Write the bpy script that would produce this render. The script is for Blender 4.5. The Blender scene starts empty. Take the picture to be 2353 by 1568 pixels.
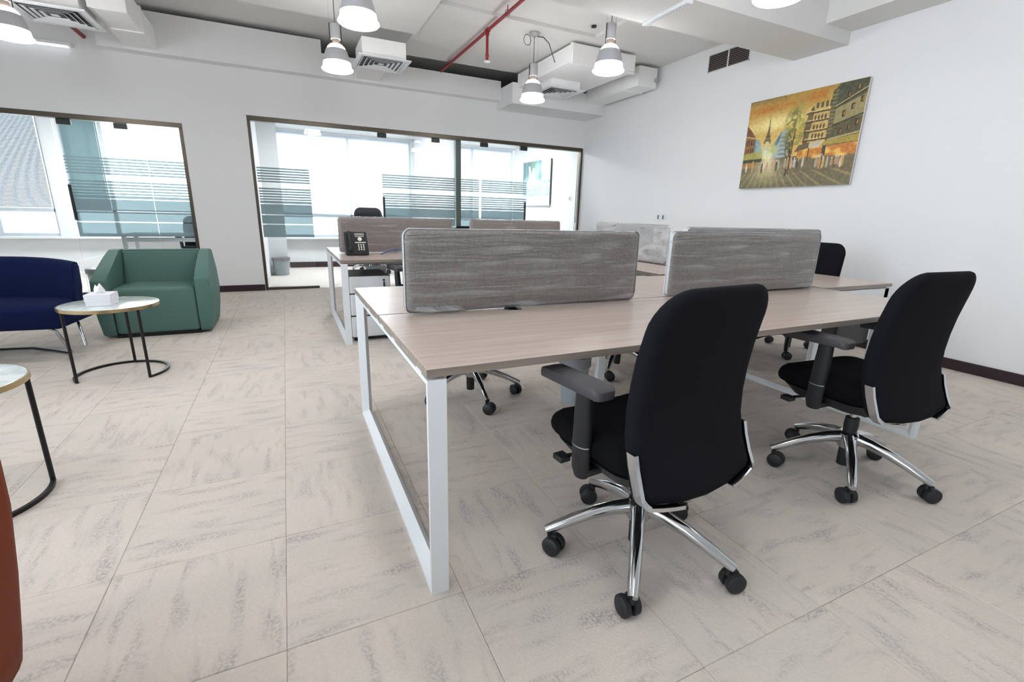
import bpy, bmesh, math, random
import numpy as np
from mathutils import Vector, Matrix
random.seed(7)
PI = math.pi
SC = bpy.context.scene
COL = SC.collection

# ------------------------------------------------------------------ camera
YAW, PITCH, ROLL = math.radians(25.6503), math.radians(15.2556), math.radians(1.5544)
FPX = 1069.7
cf = Vector((math.sin(YAW)*math.cos(PITCH), math.cos(YAW)*math.cos(PITCH), -math.sin(PITCH)))
cr = Vector((math.cos(YAW), -math.sin(YAW), 0))
cu = cr.cross(cf)
r2 = math.cos(ROLL)*cr + math.sin(ROLL)*cu
u2 = -math.sin(ROLL)*cr + math.cos(ROLL)*cu
cam = bpy.data.cameras.new('camera'); camo = bpy.data.objects.new('camera', cam); COL.objects.link(camo)
cam.sensor_width = 36; cam.lens = FPX/2353*36; cam.clip_start = 0.02
mw = Matrix((r2, u2, -cf)).transposed().to_4x4(); mw.translation = Vector((-0.3109, -1.1741, 1.1571))
camo.matrix_world = mw
SC.camera = camo

# ------------------------------------------------------------------ world, daylight, exposure
world = bpy.data.worlds.new('sky'); SC.world = world; world.use_nodes = True
bg = world.node_tree.nodes['Background']
bg.inputs[0].default_value = (0.85, 0.915, 1.0, 1); bg.inputs[1].default_value = 5.0
SC.view_settings.view_transform = 'Standard'; SC.view_settings.look = 'None'
SC.view_settings.gamma = 1; SC.view_settings.use_curve_mapping = False
SC.view_settings.exposure = 0.5
SC.cycles.use_denoising = True
SC.cycles.max_bounces = 10; SC.cycles.diffuse_bounces = 6; SC.cycles.transparent_max_bounces = 24
SC.cycles.glossy_bounces = 5; SC.cycles.sample_clamp_indirect = 6; SC.cycles.caustics_reflective = False; SC.cycles.caustics_refractive = False
def portal(name, loc, rot, sx, sy):
    l = bpy.data.lights.new(name, 'AREA'); l.shape = 'RECTANGLE'; l.size = sx; l.size_y = sy
    l.cycles.is_portal = True
    o = bpy.data.objects.new(name, l); o.location = loc; o.rotation_euler = rot; COL.objects.link(o)
portal('daylight_portal', (-4.12, -1.4, 1.6), (0, -PI/2, 0), 2.5, 6.8)
portal('daylight_portal', (-.3, 9.36, 1.6), (-PI/2, 0, 0), 9.8, 2.0)

# ------------------------------------------------------------------ materials
def lin(*c):
    if len(c) == 1: c = c[0]
    return tuple(((v/255)/12.92 if v/255 <= .04045 else ((v/255+.055)/1.055)**2.4) for v in c)
MATS = {}
def mat(name, rgb=None, rough=.6, metal=0., spec=.5, **k):
    if name in MATS: return MATS[name]
    m = bpy.data.materials.new(name); m.use_nodes = True
    b = m.node_tree.nodes['Principled BSDF']
    if rgb is not None: b.inputs['Base Color'].default_value = (*lin(rgb), 1)
    b.inputs['Roughness'].default_value = rough; b.inputs['Metallic'].default_value = metal
    b.inputs['Specular IOR Level'].default_value = spec
    for a, v in k.items(): b.inputs[a.replace('_', ' ')].default_value = v
    MATS[name] = m
    return m
def nodes(m): return m.node_tree.nodes, m.node_tree.links, m.node_tree.nodes['Principled BSDF']
def noise_bump(m, scale, strength, dist=.002, coord='Object', detail=3, stretch=None):
    n, l, b = nodes(m)
    tc = n.new('ShaderNodeTexCoord'); t = n.new('ShaderNodeTexNoise'); bp = n.new('ShaderNodeBump')
    t.inputs['Scale'].default_value = scale; t.inputs['Detail'].default_value = detail
    bp.inputs['Strength'].default_value = strength; bp.inputs['Distance'].default_value = dist
    src = tc.outputs[coord]
    if stretch:
        mp = n.new('ShaderNodeMapping'); mp.inputs['Scale'].default_value = stretch; l.new(src, mp.inputs[0]); src = mp.outputs[0]
    l.new(src, t.inputs['Vector']); l.new(t.outputs['Fac'], bp.inputs['Height']); l.new(bp.outputs[0], b.inputs['Normal'])
    return t
def ramp(n, l, src, stops):
    r = n.new('ShaderNodeValToRGB'); e = r.color_ramp.elements
    while len(e) < len(stops): e.new(.5)
    for i, (p, c) in enumerate(stops):
        e[i].position = p; e[i].color = (*lin(c), 1)
    l.new(src, r.inputs[0]); return r

paint = mat('white_paint', (232, 233, 234), .75, spec=.25); noise_bump(paint, 60, .06)
ceilp = mat('ceiling_paint', (222, 222, 220), .85, spec=.2); noise_bump(ceilp, 30, .08)
ductp = mat('painted_duct', (243, 243, 243), .5, spec=.4); noise_bump(ductp, 8, .05)
white_metal = mat('white_powder_coat', (226, 230, 233), .38, spec=.5); noise_bump(white_metal, 500, .02)
maroon = mat('dark_wood_skirting', (44, 26, 32), .35); noise_bump(maroon, 40, .05, stretch=(1, .1, 4))
chrome = mat('polished_chrome', (205, 207, 210), .13, 1.0); noise_bump(chrome, 40, .01)
bronze = mat('brushed_bronze_steel', (94, 87, 78), .36, 1.0); noise_bump(bronze, 200, .03, stretch=(.05, 1, 1))
darkfit = mat('dark_steel_fitting', (62, 64, 62), .4, .8); noise_bump(darkfit, 200, .03)
blackfab = mat('black_fabric', (19, 19, 24), .95, spec=.15); noise_bump(blackfab, 900, .25, .001)
blackseat = mat('black_seat_fabric', (13, 13, 16), .95, spec=.1); noise_bump(blackseat, 900, .25, .001)
blackpl = mat('black_plastic', (30, 31, 34), .5, spec=.4); noise_bump(blackpl, 700, .05)
greypl = mat('dark_grey_arm_pad', (62, 60, 64), .55, spec=.4); noise_bump(greypl, 500, .08)
lampgrey = mat('grey_lamp_housing', (176, 177, 181), .4, .1); noise_bump(lampgrey, 90, .02)
redp = mat('red_pipe_paint', (140, 22, 30), .4); noise_bump(redp, 60, .05)
blackm = mat('black_metal', (24, 20, 24), .4, .3); noise_bump(blackm, 200, .03)
holderm = mat('brown_grey_lamp_holder', (138, 126, 118), .5, .3); noise_bump(holderm, 100, .03)
gold = mat('brass_rim', (190, 168, 128), .25, .9); noise_bump(gold, 60, .05)
whitebox = mat('white_card', (228, 228, 232), .7); noise_bump(whitebox, 200, .03)
tissuem = mat('tissue_paper', (244, 244, 246), .9); noise_bump(tissuem, 60, .3)
darkgrey = mat('dark_grey_laminate', (62, 63, 64), .5); noise_bump(darkgrey, 200, .03)
cableblue = mat('blue_cable_sheath', (62, 82, 130), .5); noise_bump(cableblue, 100, .02)
cablegrey = mat('grey_cable_sheath', (92, 92, 94), .6); noise_bump(cablegrey, 100, .02)
screenpl = mat('phone_screen', (150, 152, 148), .25); noise_bump(screenpl, 50, .01)
keypl = mat('pale_key_plastic', (226, 224, 216), .5); noise_bump(keypl, 80, .02)
greenf = mat('sage_green_upholstery', (84, 115, 108), .75, spec=.3); noise_bump(greenf, 700, .12, .001)
orangel = mat('tan_orange_leather', (112, 42, 5), .6, spec=.12); noise_bump(orangel, 250, .12, .001)
voidm = mat('plenum_grey', (70, 70, 68), .9); noise_bump(voidm, 20, .05)
binm = mat('grey_bin_plastic', (150, 160, 166), .4, spec=.4); noise_bump(binm, 30, .04)
ventm = mat('vent_dark', (128, 118, 112), .6); noise_bump(ventm, 60, .05)
postm = mat('grey_green_post', (84, 96, 90), .35); noise_bump(postm, 60, .02)
greysteel = mat('grey_mullion', (196, 204, 212), .4); noise_bump(greysteel, 60, .02)

def emis(name, rgb, st):
    m = mat(name, rgb, .5); n, l, b = nodes(m)
    b.inputs['Emission Color'].default_value = (*lin(rgb), 1); b.inputs['Emission Strength'].default_value = st
    t = n.new('ShaderNodeTexNoise'); t.inputs['Scale'].default_value = 3
    r = ramp(n, l, t.outputs['Fac'], [(0, rgb), (1, rgb)]); l.new(r.outputs[0], b.inputs['Base Color'])
    return m
lampglow = emis('lamp_diffuser_glow', (252, 252, 254), 24.0)
lampneck = emis('lamp_neck_glow', (255, 246, 236), 8)
panelm = emis('panel_light_glow', (250, 252, 255), 60.0)
ledm = emis('strip_light_glow', (244, 248, 255), .5)

# blue wool fabric
bluef = mat('navy_blue_wool', (14, 26, 64), .9, spec=.15); noise_bump(bluef, 500, .3, .001)
# glass: clear sheet, slight green tint, fresnel reflection
def sheet(name, tint, refl=1.0, rough=.0, mixdiff=None, fac=0.):
    m = bpy.data.materials.new(name); m.use_nodes = True; n, l = m.node_tree.nodes, m.node_tree.links
    n.clear(); out = n.new('ShaderNodeOutputMaterial')
    tr = n.new('ShaderNodeBsdfTransparent'); gl = n.new('ShaderNodeBsdfGlossy'); fr = n.new('ShaderNodeFresnel'); mx = n.new('ShaderNodeMixShader')
    tr.inputs[0].default_value = (*tint, 1); gl.inputs['Roughness'].default_value = rough; fr.inputs[0].default_value = 1.45
    mm = n.new('ShaderNodeMath'); mm.operation = 'MULTIPLY'; mm.inputs[1].default_value = refl
    l.new(fr.outputs[0], mm.inputs[0]); l.new(mm.outputs[0], mx.inputs[0])
    base = tr.outputs[0]
    if mixdiff:
        d = n.new('ShaderNodeBsdfDiffuse'); d.inputs[0].default_value = (*lin(mixdiff), 1)
        t2 = n.new('ShaderNodeBsdfTranslucent'); t2.inputs[0].default_value = (*lin(mixdiff), 1)
        m3 = n.new('ShaderNodeMixShader'); m3.inputs[0].default_value = .5; l.new(d.outputs[0], m3.inputs[1]); l.new(t2.outputs[0], m3.inputs[2])
        m2 = n.new('ShaderNodeMixShader'); m2.inputs[0].default_value = fac; l.new(tr.outputs[0], m2.inputs[1]); l.new(m3.outputs[0], m2.inputs[2])
        base = m2.outputs[0]
    l.new(base, mx.inputs[1]); l.new(gl.outputs[0], mx.inputs[2]); l.new(mx.outputs[0], out.inputs[0])
    MATS[name] = m; return m
glass = sheet('clear_glass', (.972, .988, .982), .8)
film = sheet('frosted_film', (.62, .70, .71), .3, .3, (170, 188, 192), .62)
blindm = sheet('roller_blind_fabric', (.86, .88, .9), 0., .5, (240, 243, 246), .6)
blindslat = sheet('grey_slat_blind', (.02, .022, .025), 0., .5, (108, 120, 134), .95)
blindblue = sheet('shaded_blind_fabric', (.10, .16, .17), 0., .5, (150, 172, 174), .85)
# stretch wrap
def wrapmat(nm='stretch_wrap', lo=.03, hi=.26, sc=(1.2, 3, 16), a=.52, b=.72, dist=.6):
    m = bpy.data.materials.new(nm); m.use_nodes = True; n, l = m.node_tree.nodes, m.node_tree.links
    n.clear(); out = n.new('ShaderNodeOutputMaterial'); tc = n.new('ShaderNodeTexCoord'); mp = n.new('ShaderNodeMapping')
    mp.inputs['Rotation'].default_value = (0, .16, 0); mp.inputs['Scale'].default_value = sc
    t = n.new('ShaderNodeTexNoise'); t.inputs['Scale'].default_value = 2.2; t.inputs['Detail'].default_value = 3; t.inputs['Distortion'].default_value = dist
    l.new(tc.outputs['Object'], mp.inputs[0]); l.new(mp.outputs[0], t.inputs['Vector'])
    bp = n.new('ShaderNodeBump'); bp.inputs['Strength'].default_value = .55; bp.inputs['Distance'].default_value = .02; l.new(t.outputs['Fac'], bp.inputs['Height'])
    tr = n.new('ShaderNodeBsdfTransparent'); tr.inputs[0].default_value = (.97, .97, .97, 1)
    gl = n.new('ShaderNodeBsdfGlossy'); gl.inputs['Roughness'].default_value = .18; l.new(bp.outputs[0], gl.inputs['Normal'])
    df = n.new('ShaderNodeBsdfDiffuse'); df.inputs[0].default_value = (.8, .8, .81, 1)
    cr_ = n.new('ShaderNodeValToRGB'); cr_.color_ramp.elements[0].position = a; cr_.color_ramp.elements[1].position = b
    cr_.color_ramp.elements[0].color = (lo, lo, lo, 1); cr_.color_ramp.elements[1].color = (hi, hi, hi, 1); l.new(t.outputs['Fac'], cr_.inputs[0])
    m1 = n.new('ShaderNodeMixShader'); l.new(cr_.outputs[0], m1.inputs[0]); l.new(tr.outputs[0], m1.inputs[1]); l.new(df.outputs[0], m1.inputs[2])
    fr = n.new('ShaderNodeFresnel'); fr.inputs[0].default_value = 1.4; l.new(bp.outputs[0], fr.inputs['Normal'])
    m2 = n.new('ShaderNodeMixShader'); l.new(fr.outputs[0], m2.inputs[0]); l.new(m1.outputs[0], m2.inputs[1]); l.new(gl.outputs[0], m2.inputs[2])
    l.new(m2.outputs[0], out.inputs[0]); MATS[nm] = m; return m
wrap = wrapmat(lo=.05, hi=.34)
crumpled = wrapmat('crumpled_wrap', .2, .6, (1.6, 3, 3.2), .4, .68, 1.6)
palewrap = wrapmat('pale_stretch_wrap', .15, .5, (1.2, 3, 16))
# loose wrap, whiter
loosewrap = sheet('loose_wrap', (.9, .9, .9), 1., .15, (226, 227, 230), .45)

# carpet tile: pale greige with streaky grey mottling, direction follows the tile
def carpet():
    m = mat('carpet_tile_pile', (190, 182, 174), .95, spec=.1); n, l, b = nodes(m)
    tc = n.new('ShaderNodeTexCoord'); oi = n.new('ShaderNodeObjectInfo')
    off = n.new('ShaderNodeVectorMath'); off.operation = 'SCALE'; off.inputs['Scale'].default_value = 37.
    cmb = n.new('ShaderNodeCombineXYZ'); l.new(oi.outputs['Random'], cmb.inputs[0]); l.new(oi.outputs['Random'], cmb.inputs[1]); l.new(cmb.outputs[0], off.inputs[0])
    add = n.new('ShaderNodeVectorMath'); add.operation = 'ADD'; l.new(tc.outputs['Object'], add.inputs[0]); l.new(off.outputs[0], add.inputs[1])
    def st(sx, sy, sc, det, dis=0.):
        mp = n.new('ShaderNodeMapping'); mp.inputs['Scale'].default_value = (sx, sy, 1); l.new(add.outputs[0], mp.inputs[0])
        t = n.new('ShaderNodeTexNoise'); t.inputs['Scale'].default_value = sc; t.inputs['Detail'].default_value = det; t.inputs['Distortion'].default_value = dis
        l.new(mp.outputs[0], t.inputs['Vector']); return t
    t1 = st(2.2, 9, 2.2, 4, .4); t2 = st(1, 1, 95, 2); t3 = st(1, 1, 3, 2)
    s1 = n.new('ShaderNodeMapRange'); s1.inputs[1].default_value = .5; s1.inputs[2].default_value = .7; l.new(t1.outputs['Fac'], s1.inputs[0])
    s2 = n.new('ShaderNodeMapRange'); s2.inputs[1].default_value = .40; s2.inputs[2].default_value = .60; l.new(t2.outputs['Fac'], s2.inputs[0])
    mu = n.new('ShaderNodeMath'); mu.operation = 'MULTIPLY'; l.new(s1.outputs[0], mu.inputs[0]); l.new(s2.outputs[0], mu.inputs[1])
    base = ramp(n, l, t3.outputs['Fac'], [(.3, (213, 202, 192)), (.7, (205, 197, 189))])
    mx = n.new('ShaderNodeMix'); mx.data_type = 'RGBA'; l.new(mu.outputs[0], mx.inputs['Factor']); l.new(base.outputs[0], mx.inputs['A']); mx.inputs['B'].default_value = (*lin(172, 166, 164), 1)
    gr = n.new('ShaderNodeMapRange'); gr.inputs[3].default_value = .9; gr.inputs[4].default_value = 1.08; l.new(t2.outputs['Fac'], gr.inputs[0])
    vm = n.new('ShaderNodeVectorMath'); vm.operation = 'SCALE'; l.new(mx.outputs['Result'], vm.inputs[0]); l.new(gr.outputs[0], vm.inputs['Scale'])
    l.new(vm.outputs[0], b.inputs['Base Color'])
    t4 = st(1, 1, 220, 2); bp = n.new('ShaderNodeBump'); bp.inputs['Strength'].default_value = .35; bp.inputs['Distance'].default_value = .004
    sb = n.new('ShaderNodeMath'); sb.operation = 'SUBTRACT'; l.new(t4.outputs['Fac'], sb.inputs[0]); l.new(mu.outputs[0], sb.inputs[1])
    l.new(sb.outputs[0], bp.inputs['Height']); l.new(bp.outputs[0], b.inputs['Normal'])
    return m
carpetm = carpet()
officefloor = mat('office_carpet', (206, 199, 193), .95, spec=.1); noise_bump(officefloor, 200, .3)
# wood laminate, grain along object X
def wood(name, a, bcol, rough=.27, axis=0):
    m = mat(name, a, rough, spec=.45); n, l, b = nodes(m)
    tc = n.new('ShaderNodeTexCoord'); mp = n.new('ShaderNodeMapping'); mp.inputs['Scale'].default_value = (1.1, 26, 26) if axis == 0 else (26, 1.1, 26)
    t = n.new('ShaderNodeTexNoise'); t.inputs['Scale'].default_value = 1.6; t.inputs['Detail'].default_value = 6; t.inputs['Roughness'].default_value = .62
    l.new(tc.outputs['Object'], mp.inputs[0]); l.new(mp.outputs[0], t.inputs['Vector'])
    r = ramp(n, l, t.outputs['Fac'], [(.3, a), (.7, bcol)]); l.new(r.outputs[0], b.inputs['Base Color'])
    bp = n.new('ShaderNodeBump'); bp.inputs['Strength'].default_value = .06; bp.inputs['Distance'].default_value = .001; l.new(t.outputs['Fac'], bp.inputs['Height']); l.new(bp.outputs[0], b.inputs['Normal'])
    return m
woodx = wood('greige_oak_laminate', (175, 158, 149), (190, 175, 166))
woody = wood('greige_oak_laminate_cross', (175, 158, 149), (190, 175, 166), axis=1)
edgew = wood('greige_oak_edge', (128, 116, 108), (152, 140, 131))
# woven fabric
def woven(name, a, bcol):
    m = mat(name, a, .9, spec=.2); n, l, b = nodes(m)
    tc = n.new('ShaderNodeTexCoord'); mp = n.new('ShaderNodeMapping'); mp.inputs['Scale'].default_value = (60, 40, 260)
    t = n.new('ShaderNodeTexNoise'); t.inputs['Scale'].default_value = 1; t.inputs['Detail'].default_value = 4
    mp2 = n.new('ShaderNodeMapping'); mp2.inputs['Scale'].default_value = (260, 40, 60); t2 = n.new('ShaderNodeTexNoise'); t2.inputs['Scale'].default_value = 1; t2.inputs['Detail'].default_value = 4
    l.new(tc.outputs['Object'], mp.inputs[0]); l.new(mp.outputs[0], t.inputs['Vector']); l.new(tc.outputs['Object'], mp2.inputs[0]); l.new(mp2.outputs[0], t2.inputs['Vector'])
    ad = n.new('ShaderNodeMath'); ad.operation = 'ADD'; l.new(t.outputs['Fac'], ad.inputs[0]); l.new(t2.outputs['Fac'], ad.inputs[1])
    hf = n.new('ShaderNodeMath'); hf.operation = 'MULTIPLY'; hf.inputs[1].default_value = .5; l.new(ad.outputs[0], hf.inputs[0])
    r = ramp(n, l, hf.outputs[0], [(.4, a), (.6, bcol)]); l.new(r.outputs[0], b.inputs['Base Color'])
    bp = n.new('ShaderNodeBump'); bp.inputs['Strength'].default_value = .2; bp.inputs['Distance'].default_value = .001; l.new(hf.outputs[0], bp.inputs['Height']); l.new(bp.outputs[0], b.inputs['Normal'])
    return m
fab_grey = woven('grey_linen_weave', (188, 182, 178), (216, 210, 205))
fab_beige = woven('beige_linen_weave', (190, 176, 169), (212, 199, 192))
fab_pale = woven('pale_linen_weave', (190, 188, 186), (210, 208, 206))
# marble
def marblemat():
    m = mat('white_marble', (215, 222, 222), .12); n, l, b = nodes(m)
    tc = n.new('ShaderNodeTexCoord'); t = n.new('ShaderNodeTexNoise'); t.inputs['Scale'].default_value = 4; t.inputs['Detail'].default_value = 8; t.inputs['Distortion'].default_value = 2.2
    l.new(tc.outputs['Object'], t.inputs['Vector']); r = ramp(n, l, t.outputs['Fac'], [(.38, (225, 230, 229)), (.5, (196, 206, 205)), (.56, (224, 229, 228))]); l.new(r.outputs[0], b.inputs['Base Color']); return m
marble = marblemat()
def vcol(name, rough=.5):
    m = mat(name, (128, 128, 128), rough); n, l, b = nodes(m)
    a = n.new('ShaderNodeVertexColor'); a.layer_name = 'Col'; l.new(a.outputs[0], b.inputs['Base Color'])
    t = n.new('ShaderNodeTexNoise'); t.inputs['Scale'].default_value = 120; bp = n.new('ShaderNodeBump'); bp.inputs['Strength'].default_value = .15; bp.inputs['Distance'].default_value = .002
    l.new(t.outputs['Fac'], bp.inputs['Height']); l.new(bp.outputs[0], b.inputs['Normal']); return m

# ------------------------------------------------------------------ mesh helpers
def obj(name, bm, m, parent=None, smooth=True, ang=38):
    me = bpy.data.meshes.new(name); bmesh.ops.recalc_face_normals(bm, faces=bm.faces); bm.to_mesh(me); bm.free()
    me.materials.append(m)
    if smooth:
        me.polygons.foreach_set('use_smooth', [True]*len(me.polygons)); me.set_sharp_from_angle(angle=math.radians(ang))
    o = bpy.data.objects.new(name, me); COL.objects.link(o)
    if parent is not None: o.parent = parent
    return o
def B(): return bmesh.new()
def box(bm, x0, x1, y0, y1, z0, z1, bev=0., seg=1):
    vs = [bm.verts.new(p) for p in ((x0,y0,z0),(x1,y0,z0),(x1,y1,z0),(x0,y1,z0),(x0,y0,z1),(x1,y0,z1),(x1,y1,z1),(x0,y1,z1))]
    fs = [bm.faces.new([vs[i] for i in f]) for f in ((3,2,1,0),(4,5,6,7),(0,1,5,4),(1,2,6,5),(2,3,7,6),(3,0,4,7))]
    if bev:
        es = set(e for f in fs for e in f.edges)
        bmesh.ops.bevel(bm, geom=list(es), offset=bev, segments=seg, profile=.5, affect='EDGES', clamp_overlap=True)
    return bm
def frames(pts):
    pts = [Vector(p) for p in pts]; out = []; up = None
    for i, p in enumerate(pts):
        t = (pts[min(i+1, len(pts)-1)] - pts[max(i-1, 0)]).normalized()
        if up is None:
            up = Vector((0,0,1)) if abs(t.z) < .9 else Vector((0,1,0))
        s = t.cross(up)
        if s.length < 1e-6: s = t.cross(Vector((1,0,0)))
        s.normalize(); u = s.cross(t).normalized(); up = u
        out.append((p, s, u))
    return out
def tube(bm, pts, r, n=10, rx=None, closed=False, cap=True):
    rs = r if isinstance(r, (list, tuple)) else [r]*len(pts)
    rings = []
    for (p, s, u), rr in zip(frames(pts), rs):
        a, b = (rr, rr) if not isinstance(rr, tuple) else rr
        rings.append([bm.verts.new(p + s*(a*math.cos(2*PI*k/n)) + u*(b*math.sin(2*PI*k/n))) for k in range(n)])
    m = len(rings)
    for i in range(m if closed else m-1):
        A, C = rings[i], rings[(i+1) % m]
        for k in range(n): bm.faces.new((A[k], A[(k+1) % n], C[(k+1) % n], C[k]))
    if cap and not closed:
        bm.faces.new(rings[0][::-1]); bm.faces.new(rings[-1])
    return bm
def sweep(bm, pts, sec, closed=False):
    # sec: list of (a,b) in side/up frame
    rings = [[bm.verts.new(p + s*a + u*b) for a, b in sec] for p, s, u in frames(pts)]
    n = len(sec)
    for i in range(len(rings)-1):
        for k in range(n): bm.faces.new((rings[i][k], rings[i][(k+1) % n], rings[i+1][(k+1) % n], rings[i+1][k]))
    bm.faces.new(rings[0][::-1]); bm.faces.new(rings[-1]); return bm
def lathe(bm, prof, n=24, c=(0,0,0), axis='z'):
    rings = []
    for r, h in prof:
        row = []
        for k in range(n):
            a = 2*PI*k/n; x, y = r*math.cos(a), r*math.sin(a)
            p = (x, y, h) if axis == 'z' else ((h, x, y) if axis == 'x' else (x, h, y))
            row.append(bm.verts.new((p[0]+c[0], p[1]+c[1], p[2]+c[2])))
        rings.append(row)
    for A, C in zip(rings, rings[1:]):
        for k in range(n): bm.faces.new((A[k], A[(k+1) % n], C[(k+1) % n], C[k]))
    if prof[0][0] > 1e-4: bm.faces.new(rings[0][::-1])
    if prof[-1][0] > 1e-4: bm.faces.new(rings[-1])
    bmesh.ops.remove_doubles(bm, verts=bm.verts, dist=1e-6)
    return bm
def prism(bm, poly, fn, h0, h1):
    a = [bm.verts.new(fn(x, y, h0)) for x, y in poly]; b = [bm.verts.new(fn(x, y, h1)) for x, y in poly]
    bm.faces.new(a[::-1]); bm.faces.new(b); n = len(poly)
    for k in range(n): bm.faces.new((a[k], a[(k+1) % n], b[(k+1) % n], b[k]))
    return bm
def rrect(w, h, r, n=6, cx=0, cy=0):
    out = []
    for sx, sy, a0 in ((1,1,0),(-1,1,90),(-1,-1,180),(1,-1,270)):
        for k in range(n+1):
            a = math.radians(a0 + 90*k/n); out.append((cx+sx*(w/2-r)+r*math.cos(a), cy+sy*(h/2-r)+r*math.sin(a)))
    return out
def pillow(bm, poly, fn, T, p=6, ss=(1, .985, .95, .88, .7, .4), cen=None):
    """closed cushion: poly 2D outline, fn(x, y, t) -> 3D where t is offset across thickness"""
    n = len(poly); cx = sum(x for x, y in poly)/n; cy = sum(y for x, y in poly)/n
    if cen: cx, cy = cen
    def ring(s, sg):
        h = T/2*max(0, 1-s**p)**.5*sg
        return [bm.verts.new(fn(cx+(x-cx)*s, cy+(y-cy)*s, h)) for x, y in poly]
    edge = ring(1, 1)
    for sg in (1, -1):
        prev = edge
        for s in ss[1:]:
            cur = ring(s, sg)
            for k in range(n): bm.faces.new((prev[k], prev[(k+1) % n], cur[(k+1) % n], cur[k]))
            prev = cur
        c = bm.verts.new(fn(cx, cy, T/2*sg))
        for k in range(n): bm.faces.new((prev[k], prev[(k+1) % n], c))
    return bm
def tag(o, label=None, cat=None, group=None, kind=None):
    for k, v in (('label', label), ('category', cat), ('group', group), ('kind', kind)):
        if v: o[k] = v
    return o
def thing(name, label, cat, loc=(0,0,0), rz=0., group=None):
    o = bpy.data.objects.new(name, None); COL.objects.link(o); o.location = loc; o.rotation_euler = (0,0,rz); o.empty_display_size = .1
    return tag(o, label, cat, group)
def struct(name, bm, m, smooth=False): return tag(obj(name, bm, m, None, smooth), kind='structure')
KIDS = {}
def dup(root, loc, rz, label, group=None, only=None):
    def cp(o, par):
        c = o.copy(); COL.objects.link(c); c.parent = par
        for ch in o.children:
            if only is None or ch.name.split('.')[0] in only or par is not None: cp(ch, c)
        return c
    r = cp(root, None); r.location = loc; r.rotation_euler = (0,0,rz); r['label'] = label
    if group: r['group'] = group
    return r

# ------------------------------------------------------------------ room shell
XR, YG = 4.62, 6.38
XL, YB, YO = -4.2, -6.0, 9.25
CZ = 3.36
floor = struct('floor', box(box(B(), XL, XR, YB, YO, -.12, -.008), -5.3, XL, YG, YO, -.12, -.008), officefloor)
struct('wall_side_office', box(B(), -5.35, -5.2, YG, YO, 0, CZ), paint)
struct('wall_corner_office', box(B(), -5.2, XL-.15, YG, YG+.12, 0, CZ), paint)
tile_bm = B(); TS = .503
box(tile_bm, -TS/2+.0004, TS/2-.0004, -TS/2+.0004, TS/2-.0004, -.008, 0, .0016)
t0 = obj('carpet_tile', tile_bm, carpetm, floor, smooth=False)
nx = list(range(-5, 11)); ny = list(range(-2, 13)); first = True
for i in nx:
    for j in ny:
        x = -.41 + (i+.5)*TS; y = -.024 + (j+.5)*TS
        if x > XR-.1 or y > YG: continue
        if j < 0 and i < -2: continue
        o = t0 if first else t0.copy()
        if not first: COL.objects.link(o); o.parent = floor
        first = False
        o.location = (x, y, random.uniform(-.0006, .0006)); o.rotation_euler = (0, 0, PI/2*((i+j) % 2) + PI*random.randint(0, 1))
# plain carpet where tiles can no longer be told apart
tag(obj('carpet_beyond_tiles', box(B(), -5.2, XR, YG-.25, YO, -.008, -.001), officefloor, floor, False), kind='stuff')
struct('ceiling', box(box(B(), XL, XR, YB, YO, CZ, CZ+.15), -5.3, XL, YG, YO, CZ, CZ+.15), ceilp)
struct('wall_right', box(B(), XR, XR+.15, YB, YO, 0, CZ), paint)
struct('wall_back', box(B(), XL-.15, XR+.15, YB-.15, YB, 0, CZ), paint)
bm = B(); box(bm, XL-.15, XL, YB, 6.5, 0, .35); box(bm, XL-.15, XL, YB, 6.5, 2.85, CZ); box(bm, XL-.15, XL, YB, -4.8, .35, 2.85); box(bm, XL-.15, XL, 2.0, 6.5, .35, 2.85)
struct('wall_left', bm, paint)
w = struct('window_5', box(B(), XL-.1, XL-.06, -4.8, 2.0, .35, .4), greysteel)
for k in range(6):
    y = -4.8 + k*6.8/5
    obj('mullion', box(B(), XL-.12, XL-.04, y-.03, y+.03, .35, 2.85), greysteel, w, False)
obj('pane', box(B(), XL-.085, XL-.075, -4.8, 2.0, .4, 2.85), glass, w, False)
# far wall
bm = B()
box(bm, -1.38, -.65, YG, YG+.12, 0, 2.9)
box(bm, XL, -1.38, YG, YG+.12, 2.15, 2.9); box(bm, XL, -2.05, YG, YG+.12, 2.9, CZ)
box(bm, -.65, XR, YG, YG+.12, 2.32, 2.9); box(bm, -.69, XR, YG-.02, YG, 2.322, 2.87)
struct('wall_far', bm, paint)
bm = B()
box(bm, -2.05, .32, 6.2, YG, 2.87, 3.30); box(bm, .32, 2.92, 6.2, YG, 2.87, 3.145); box(bm, 2.92, XR, 5.77, YG, 2.76, 3.045)
struct('trim_1', bm, paint)                       # bulkhead over the glass partition
struct('baseboard_right', box(B(), XR-.015, XR, YB, YG, 0, .088, .003), maroon)
struct('baseboard_far', box(B(), -1.38, -.655, YG-.015, YG, 0, .088, .003), maroon)
# beams and ceiling drops
struct('trim_2', box(B(), XL, XR, 1.97, 2.51, 2.77, CZ), ceilp)
struct('trim_3', box(B(), 4.24, XR, YB, 1.97, 2.88, CZ), ceilp)
struct('trim_4', box(B(), XL, 1.26, 2.51, 4.92, 3.15, CZ), ceilp)
struct('trim_5', box(B(), 1.26, XR, 4.08, 5.85, 3.19, CZ), ceilp)
struct('trim_6', box(box(B(), 3.2, XR, 2.51, 4.08, 3.19, CZ), 1.26, 3.2, 2.51, 4.08, 3.225, CZ), ceilp)
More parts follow.
